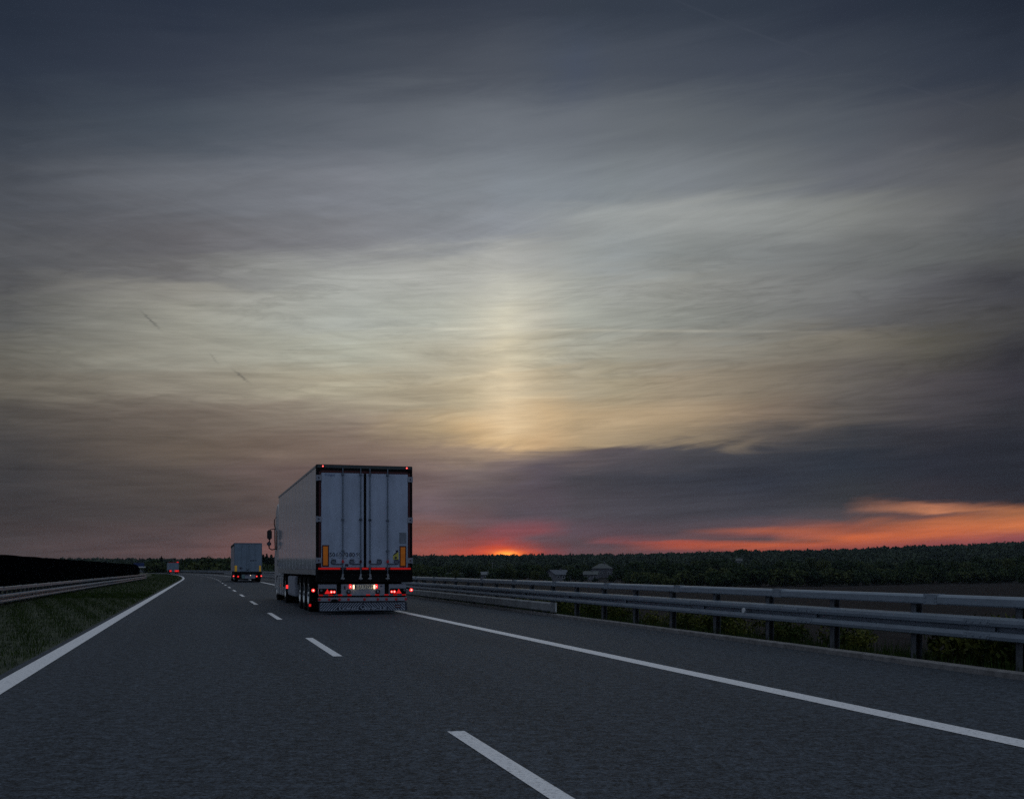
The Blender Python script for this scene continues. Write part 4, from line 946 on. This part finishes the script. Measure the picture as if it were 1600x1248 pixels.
# ------------------------------------------------------------------ trees and bushes
ORD = ['first', 'second', 'third', 'fourth', 'fifth', 'sixth', 'seventh', 'eighth', 'ninth', 'tenth', 'eleventh', 'twelfth', 'thirteenth', 'fourteenth', 'fifteenth', 'sixteenth', 'seventeenth', 'eighteenth', 'nineteenth', 'twentieth', 'twenty-first']
def crown_mesh(name, m, n, rx, rz, z0, leaf, shape='round', seed=0, lobes=7):
    r = np.random.default_rng(seed)
    cen = []
    for k in range(lobes):
        a = r.random()*2*pi; q = r.random()**.5*0.55
        if shape == 'cone': h = r.random(); cen.append((cos(a)*rx*.25*(1-h), sin(a)*rx*.25*(1-h), z0+h*2*rz*.9, rx*(.75*(1-h)+.12), rz*.22))
        elif shape == 'column': h = r.random(); cen.append((cos(a)*rx*.3, sin(a)*rx*.3, z0+(.1+.8*h)*2*rz, rx*.7*(1-.45*h), rz*.3))
        else: cen.append((cos(a)*rx*q, sin(a)*rx*q, z0+rz+(r.random()-.5)*rz*1.0, rx*(.38+.25*r.random()), rz*(.35+.3*r.random())))
    cen = np.array(cen); k = r.integers(0, lobes, n); c = cen[k]
    d = r.normal(size=(n, 3)); d /= np.linalg.norm(d, axis=1)[:, None]; rad = (0.45+0.62*r.random(n)**.6)
    P = c[:, :3] + d*rad[:, None]*np.stack([c[:, 3], c[:, 3], c[:, 4]], 1)
    u = r.normal(size=(n, 3)); u /= np.linalg.norm(u, axis=1)[:, None]; w = np.cross(u, r.normal(size=(n, 3))); w /= np.linalg.norm(w, axis=1)[:, None]
    sz = leaf*(0.5+r.random(n))[:, None]
    V = np.stack([P-u*sz, P-w*sz*.6, P+u*sz, P+w*sz*.6], 1).reshape(-1, 3)
    return raw_mesh(name, V, np.arange(len(V)).reshape(-1, 4), m)
def trunk_mesh(h, r, lean=.3, seed=0, limbs=5):
    rr = random.Random(seed); mb = MB(); top = (rr.uniform(-lean, lean), rr.uniform(-lean, lean), h)
    mb.tube([(0, 0, -.3), (top[0]*.3, top[1]*.3, h*.4), top], r, 7, r*.25)
    for k in range(limbs):
        a = rr.uniform(0, 2*pi); z = h*rr.uniform(.35, .8); q = h*rr.uniform(.2, .35)
        mb.tube([(0, 0, z), (cos(a)*q*.5, sin(a)*q*.5, z+q*.4), (cos(a)*q, sin(a)*q, z+q*.9)], r*.35, 5, r*.08)
    return mb
KIND = {}
def proto(key, crown, trunk): KIND[key] = (crown, trunk)
_crowns = {
 'leafy_a': (crown_mesh('crown', 'leaf_a', 1500, 3.4, 3.6, 1.6, .38, seed=1, lobes=9), (5.2, .22)),
 'leafy_b': (crown_mesh('crown', 'leaf_b', 1500, 3.0, 4.2, 1.8, .36, seed=2, lobes=10), (6.0, .20)),
 'leafy_c': (crown_mesh('crown', 'leaf_a', 1400, 4.2, 3.0, 1.2, .40, seed=3, lobes=11), (4.4, .25)),
 'bush_a': (crown_mesh('foliage', 'leaf_b', 1000, 2.6, 1.7, .0, .30, seed=4, lobes=8), (1.6, .10)),
 'bush_b': (crown_mesh('foliage', 'leaf_a', 1000, 3.2, 2.1, .0, .32, seed=5, lobes=9), (1.8, .10)),
 'conifer': (crown_mesh('crown', 'leaf_c', 1300, 2.6, 4.6, .8, .33, 'cone', 6, 26), (8.6, .18)),
 'poplar': (crown_mesh('crown', 'leaf_c', 1300, 1.7, 4.4, .5, .33, 'column', 7, 14), (7.5, .18)),
}
_tr = {}
def plant(kind, name, X, Y, Z, sc_, label, cat, group=None, rz=None, sz=None):
    e = empty(name, (X, Y, Z), random.uniform(0, 6.28) if rz is None else rz, label, cat, group)
    e.scale = (sc_, sc_, sc_*(sz or 1))
    me, (h, r) = _crowns[kind]
    o = bpy.data.objects.new('foliage' if kind.startswith('bush') else 'crown', me); C.objects.link(o); o.parent = e
    if kind not in _tr: t_ = trunk_mesh(h, r, seed=len(_tr)).build('trunk', 'bark'); _tr[kind] = t_.data; t_.parent = e
    else: t_ = bpy.data.objects.new('trunk', _tr[kind]); C.objects.link(t_); t_.parent = e
    return e
HT = {'leafy_a': 9.2, 'leafy_b': 10.6, 'leafy_c': 7.6, 'bush_a': 3.7, 'bush_b': 4.5, 'conifer': 10, 'poplar': 9.6}
def gz(X, Y): return float(ground_z(np.array([X]), np.array([Y]))[0])
def at_px(px, D): return (px-800)/F*D
def tree_px(kind, px, D, ytop, name, label, cat, group=None, zmin=None):
    X = at_px(px, D); Z = gz(X, D); top = (HY-ytop)/F*D + EYE
    return plant(kind, name, X, D, Z-.1, max(.25, (top-Z)/HT[kind]), label, cat, group)

# dark trees just outside the bend of the road
LT = [(240, 868, 430, 'leafy_c'), (252, 868.5, 400, 'conifer'), (263, 873, 420, 'leafy_a'), (275, 872, 400, 'leafy_c'), (286, 871, 390, 'leafy_a'), (296, 868, 380, 'leafy_b'), (303, 869, 395, 'leafy_a'),
      (312, 867, 375, 'leafy_c'), (323, 864.5, 370, 'leafy_b'), (331, 867, 385, 'leafy_a'), (340, 868, 372, 'leafy_c'), (349, 866, 368, 'leafy_a'), (357, 867, 375, 'leafy_b'), (366, 867, 380, 'leafy_a'),
      (378, 867, 370, 'leafy_c'), (392, 868, 375, 'leafy_b'), (405, 867, 370, 'conifer'), (411, 866, 368, 'conifer'), (417, 865, 372, 'conifer'), (424, 866, 366, 'conifer'), (431, 864, 370, 'conifer'), (438, 866, 375, 'leafy_a'), (450, 867, 372, 'leafy_b'), (464, 868, 380, 'leafy_a')]
_nc = 0
for px, yt, D, kd in LT:
    if kd == 'conifer' and px > 300: _nc += 1
    tree_px(kd, px, D, yt, 'pine_tree' if kd == 'conifer' else 'leafy_tree', 'dark tapering conifer between the lorries, %s from the left' % ORD[_nc-1] if kd == 'conifer' and px > 300 else 'lone dark conifer above the small far truck' if kd == 'conifer' else 'dark rounded tree in the row beyond the bend of the road', 'tree', 'trees beyond the bend')
for k in range(46):      # undergrowth closing the foot of that row
    px = 236 + k*5.2 + random.uniform(-2, 2); D = random.uniform(352, 364) if px > 290 else random.uniform(375, 395)
    tree_px('bush_b' if k % 2 else 'bush_a', px, D, random.uniform(876, 882), 'bush', 'low dark bush at the foot of the trees beyond the bend', 'bush', 'bushes beyond the bend')
# valley trees between the lorry and the houses
def valley_zone(px):
    for lim, t_ in ((690, 'right beside the white trailer'), (752, 'around the long low shed'), (850, 'between the thin pole and the gabled house'), (906, 'next to the blue-roofed gabled house'), (962, 'around the hipped-roof house'), (2000, 'right of the village houses')):
        if px < lim: return t_
def gap_zone(px):
    P_ = [1554, 1399, 1279, 1182, 1104, 1038]
    if px > P_[0]: return 'right of the nearest guardrail post'
    for i in range(1, 6):
        if px > P_[i]: return 'above the %s guardrail gap from the right' % ORD[i-1]
    return 'beyond the seventh guardrail post from the right'
VT = []
for px in list(np.arange(640, 1010, 6.2)):
    VT.append((px + random.uniform(-3, 3), random.uniform(876, 890), random.uniform(410, 520), random.choice(['leafy_a', 'leafy_b', 'leafy_c', 'leafy_b'])))
HOUSE_GAPS = [(690, 730), (750, 769), (852, 893), (906, 936), (936, 962)]
for px, yt, D, kd in VT:
    if any(a < px < b for a, b in HOUSE_GAPS): D = random.uniform(640, 700); yt = random.uniform(876, 882)
    tree_px(kd, px, D, yt, 'leafy_tree', 'dark leafy valley tree ' + valley_zone(px), 'tree', 'trees in the valley')
tree_px('poplar', 902.5, 560, 880, 'cypress_tree', 'tall narrow black-green tree right beside the blue-roofed house', 'tree')
for px, yt in ((857, 899), (885, 900), (912, 897), (930, 901), (956, 896), (700, 892), (724, 893), (765, 894), (990, 893), (1003, 895)):
    tree_px('bush_b', px, 500, yt, 'bush', 'low dark bush partly hiding the village, ' + valley_zone(px), 'bush', 'bushes before the village')
for px, yt in ((712, 887), (660, 884), (783, 884), (795, 882), (835, 888)):
    tree_px('leafy_b', px, 400, yt, 'leafy_tree', 'dark leafy valley tree ' + valley_zone(px), 'tree', 'trees in the valley')
# bush belt on the far edge of the field
for px in np.arange(985, 1660, 6.5):
    px = px + random.uniform(-3, 3); D = float(np.interp(px, [980, 1300, 1480], [362, 376, 440])) + random.uniform(0, 30)
    kd = random.choice(['bush_a', 'bush_b', 'bush_b', 'leafy_c', 'bush_a']); yt = random.uniform(884, 894) if kd != 'leafy_c' else random.uniform(876, 886)
    if px < 1060: yt = min(yt+6, 899)
    tree_px(kd, px, D, yt, 'bush' if kd.startswith('bush') else 'leafy_tree', 'bush in the field-edge belt ' + gap_zone(px) if kd.startswith('bush') else 'low tree in the bush belt ' + gap_zone(px), 'bush' if kd.startswith('bush') else 'tree', 'bushes along the field edge' if kd.startswith('bush') else 'low trees in the bush belt')
for px, yt in ((1048, 901), (1410, 893), (1440, 891), (1505, 889), (1530, 888)):
    tree_px('bush_a', px, float(np.interp(px, [980, 1300, 1480], [355, 366, 428])), yt, 'bush', 'pale rounded bush on the field ' + gap_zone(px), 'bush', 'pale bushes before the belt')
# second row behind the belt
for px in np.arange(990, 1660, 8.5):
    tree_px(random.choice(['leafy_a', 'leafy_b', 'leafy_c']), px + random.uniform(-4, 4), random.uniform(500, 600), random.triangular(863, 883, 877) - max(0, (px-1200))*.014, 'leafy_tree', 'wood-edge tree ' + gap_zone(px), 'tree', 'wood edge behind the belt')
tree_px('leafy_c', 1159, 1120, 854, 'leafy_tree', 'broad round tree rising above the wooded skyline left of the orange sky', 'tree')

# far-off wood on the hills: one mass
def wood():
    n = 10500; r = RNG
    rad = 620 + 960*r.random(n)**.8; a = np.radians(-31 + 62*r.random(n)); X = rad*np.sin(a); Y = rad*np.cos(a)
    lt, s = lat_of(X, Y); px = 800+F*np.tan(a)
    keep = (np.abs(lt) > 45) & ~((px > 690) & (px < 1015) & (rad < 730)); keep &= ~((px < 640) & (rad < 900))
    X, Y, rad, a = X[keep], Y[keep], rad[keep], a[keep]; n = len(X); Z = ground_z(X, Y)
    m = 42; h = (7.5+2.6*r.random(n)**1.5)*(1+.07*np.sin(px[keep]*.071+np.sin(px[keep]*.023)*2)*np.sin(px[keep]*.19+1)+.04*np.sin(px[keep]*.41)); rx = h*(.34+.15*r.random(n)); con = r.random(n) < .35
    # an even skyline row along the ridge
    d = r.normal(size=(n, m, 3)); d /= np.linalg.norm(d, axis=2)[..., None]; q = (0.6+0.45*r.random((n, m)))[..., None]
    off = d*q; zz = off[..., 2]; fac = np.where(con[:, None], np.clip(.95-.5*(zz+1), .08, 1), 1.0)
    P = np.stack([X[:, None]+off[..., 0]*rx[:, None]*fac, Y[:, None]+off[..., 1]*rx[:, None]*fac, Z[:, None]+h[:, None]*(.55+.45*zz)], 2).reshape(-1, 3)
    N_ = len(P); u = r.normal(size=(N_, 3)); u /= np.linalg.norm(u, axis=1)[:, None]; w = np.cross(u, r.normal(size=(N_, 3))); w /= np.linalg.norm(w, axis=1)[:, None]
    sz = (np.repeat(rad, m)/1000*.62+.35)[:, None]*(0.6+.8*r.random(N_))[:, None]
    V = np.stack([P-u*sz, P-w*sz*.7, P+u*sz, P+w*sz*.7], 1).reshape(-1, 3)
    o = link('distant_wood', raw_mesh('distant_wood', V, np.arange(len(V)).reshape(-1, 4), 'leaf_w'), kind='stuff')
    tag(o, 'dark distant forest covering the hills up to the skyline', 'forest')
wood()

# weeds at the foot of the right guardrail
_weed = [crown_mesh('leaves', 'leaf_weed', 900, .42, .24, .0, .026, seed=21+k, lobes=9) for k in range(3)]
def stems_mesh(seed):
    rr = random.Random(seed); mb = MB()
    for k in range(9):
        a = rr.uniform(0, 6.28); q = rr.uniform(.05, .3); h = rr.uniform(.25, .5); mb.tube([(0, 0, -.05), (cos(a)*q*.5, sin(a)*q*.5, h*.6), (cos(a)*q, sin(a)*q, h)], .005, 4, .002)
    return mb.build('stems', 'leaf_weed')
_ws = stems_mesh(3); first = True
def s_at(px, lt):
    u = (px-800)/F; return lt*(.9642-.2652*u)/(.9642*u+.2652)
WD = [(s_at(px, lt), lt, k) for px, lt, k in ((1600, 9.7, 1.5), (1565, 9.75, 1.5), (1525, 9.7, 1.45), (1490, 9.6, 1.0), (1345, 9.6, .8), (1318, 9.7, 1.1), (1240, 9.6, .8), (1213, 9.7, 1.2), (1155, 9.6, .8), (1133, 9.7, 1.25), (1112, 9.6, 1.0), (1082, 9.7, 1.1), (1058, 9.6, .9), (1020, 9.7, .8), (972, 9.7, 1.2), (950, 9.7, 1.1), (925, 9.8, 1.2), (900, 9.9, 1.2), (878, 9.9, 1.2), (850, 10.1, 1.3), (820, 10.2, 1.3))]
for i, (s, lt, k) in enumerate(WD):
    e = empty('weed', road(s, lt, float(zr(lt))-.02), i*1.3, 'clump of yellow-green weeds, %s nearest along the right guardrail' % ORD[sorted(w_[0] for w_ in WD).index(s)], 'weed', 'weeds along the right guardrail'); e.scale = (k, k, k*1.05)
    o = bpy.data.objects.new('leaves', _weed[i % 3]); C.objects.link(o); o.parent = e
    if first: _ws.parent = e; first = False
    else: q = bpy.data.objects.new('stems', _ws.data); C.objects.link(q); q.parent = e

# ------------------------------------------------------------------ village houses
def house(px, D, w, dpt, wall_h, roof_h, rz, wm, rm, label, name='house', wins=2, hip=False, cat='house', base=None):
    X = at_px(px, D); z = gz(X, D) if base is None else base
    w *= .88; roof_h *= .85
    e = empty(name, (X, D, z), rz, label, cat)
    a, b = w/2, dpt/2
    wl = MB().box(-a, a, -b, b, -1, wall_h)
    if not hip: wl.prism([(-b, wall_h), (b, wall_h), (0, wall_h+roof_h)], 'x', -a, a)
    wl = wl.build('wall', wm, e)
    o = .45; rf = MB()
    if hip:
        rf.add([(-a-o, -b-o, wall_h), (a+o, -b-o, wall_h), (a+o, b+o, wall_h), (-a-o, b+o, wall_h), (-a*.35, 0, wall_h+roof_h), (a*.35, 0, wall_h+roof_h)], [(0, 1, 5, 4), (1, 2, 5), (2, 3, 4, 5), (3, 0, 4), (0, 3, 2, 1)])
    else:
        k = roof_h/b
        for sg in (-1, 1): rf.prism([(0, wall_h+roof_h+.25), (sg*(b+o), wall_h-o*k+.25), (sg*(b+o), wall_h-o*k+.02), (0, wall_h+roof_h+.02)], 'x', -a-o, a+o)
    rf = rf.build('roof', rm, e)
    MB().box(a*.3-.35, a*.3+.35, -.35, .35, wall_h+roof_h*.4, wall_h+roof_h+.9).build('chimney', wm, rf)
    for i in range(wins):
        x_ = -a + (i+.5)*w/wins; f = MB().box(x_-.65, x_+.65, -b-.06, -b+.02, 1.0, 2.3).build('window', 'sign_white', wl); MB().box(x_-.52, x_+.52, -b-.08, -b-.05, 1.13, 2.17).build('pane', 'window', f)
    f = MB().box(-a-.06, -a+.02, -.6, .6, 1.0, 2.3).build('window', 'sign_white', wl); MB().box(-a-.08, -a-.05, -.48, .48, 1.13, 2.17).build('pane', 'window', f)
    return e
house(872, 560, 11.5, 8, 2.9, 2.5, radians(38), 'wall_pale', 'roof_blue', 'pale gabled house with a blue-grey roof just above the guardrail', wins=3)
house(921, 585, 10, 8, 2.7, 1.9, radians(-8), 'wall_pale', 'roof_grey', 'low pale house right of the narrow dark tree', wins=3)
house(941, 640, 10.5, 9, 4.2, 3.1, radians(14), 'wall_grey', 'roof_grey', 'grey house with a hipped roof standing highest in the village', wins=2, hip=True, base=gz(at_px(941, 640), 640)+1.6)
house(985, 700, 8, 6, 2.6, 2.0, radians(10), 'wall_grey', 'roof_grey', 'small dim house among the trees right of the hipped house', wins=1, base=gz(at_px(985, 700), 700)+3)
house(1002, 640, 4, 4, 2.6, 1.2, radians(5), 'wall_pale', 'roof_grey', 'tiny pale outbuilding farthest right in the village', 'outbuilding', wins=1, cat='outbuilding', base=gz(at_px(1002, 640), 640)+1.5)
house(1155, 760, 4.2, 5, 2.2, 1.6, radians(-12), 'wall_pale', 'roof_grey', 'lone pale house halfway up the wooded slope', wins=1, base=gz(at_px(1153, 760), 760)+7)
house(708, 600, 13.5, 8, 2.2, 1.3, radians(4), 'wall_grey', 'roof_shed', 'long low shed with a pale roof near the trailer', 'shed', wins=4, cat='shed')
house(760, 590, 6.5, 7, 2.6, 1.6, radians(3), 'wall_pale', 'roof_shed', 'short shed with a bright pale roof left of a thin pole', 'shed', wins=1, cat='shed')
p = empty('utility_pole', (at_px(769.5, 520), 520, -5), 0, 'thin pale pole standing among the valley trees', 'pole')
MB().tube([(0, 0, -.5), (0, 0, 9.6)], .16, 8, .10).build('shaft', 'concrete', p)
MB().box(-.8, .8, -.07, .07, 9.0, 9.15).build('crossarm', 'concrete', p)

# ------------------------------------------------------------------ thin evening air
hz = MB().box(-2600, 2600, -120, 2600, -9, 70)
hm = bpy.data.materials.new('haze'); hm.use_nodes = True; ht = hm.node_tree; ht.nodes.clear()
pv = ht.nodes.new('ShaderNodeVolumePrincipled'); pv.inputs['Color'].default_value = (0.66, 0.84, 1.0, 1); pv.inputs['Density'].default_value = 0.00004
ho = ht.nodes.new('ShaderNodeOutputMaterial'); ht.links.new(pv.outputs[0], ho.inputs['Volume'])
hb = hz.build('haze', hm, kind='stuff')
sc.cycles.volume_bounces = 0
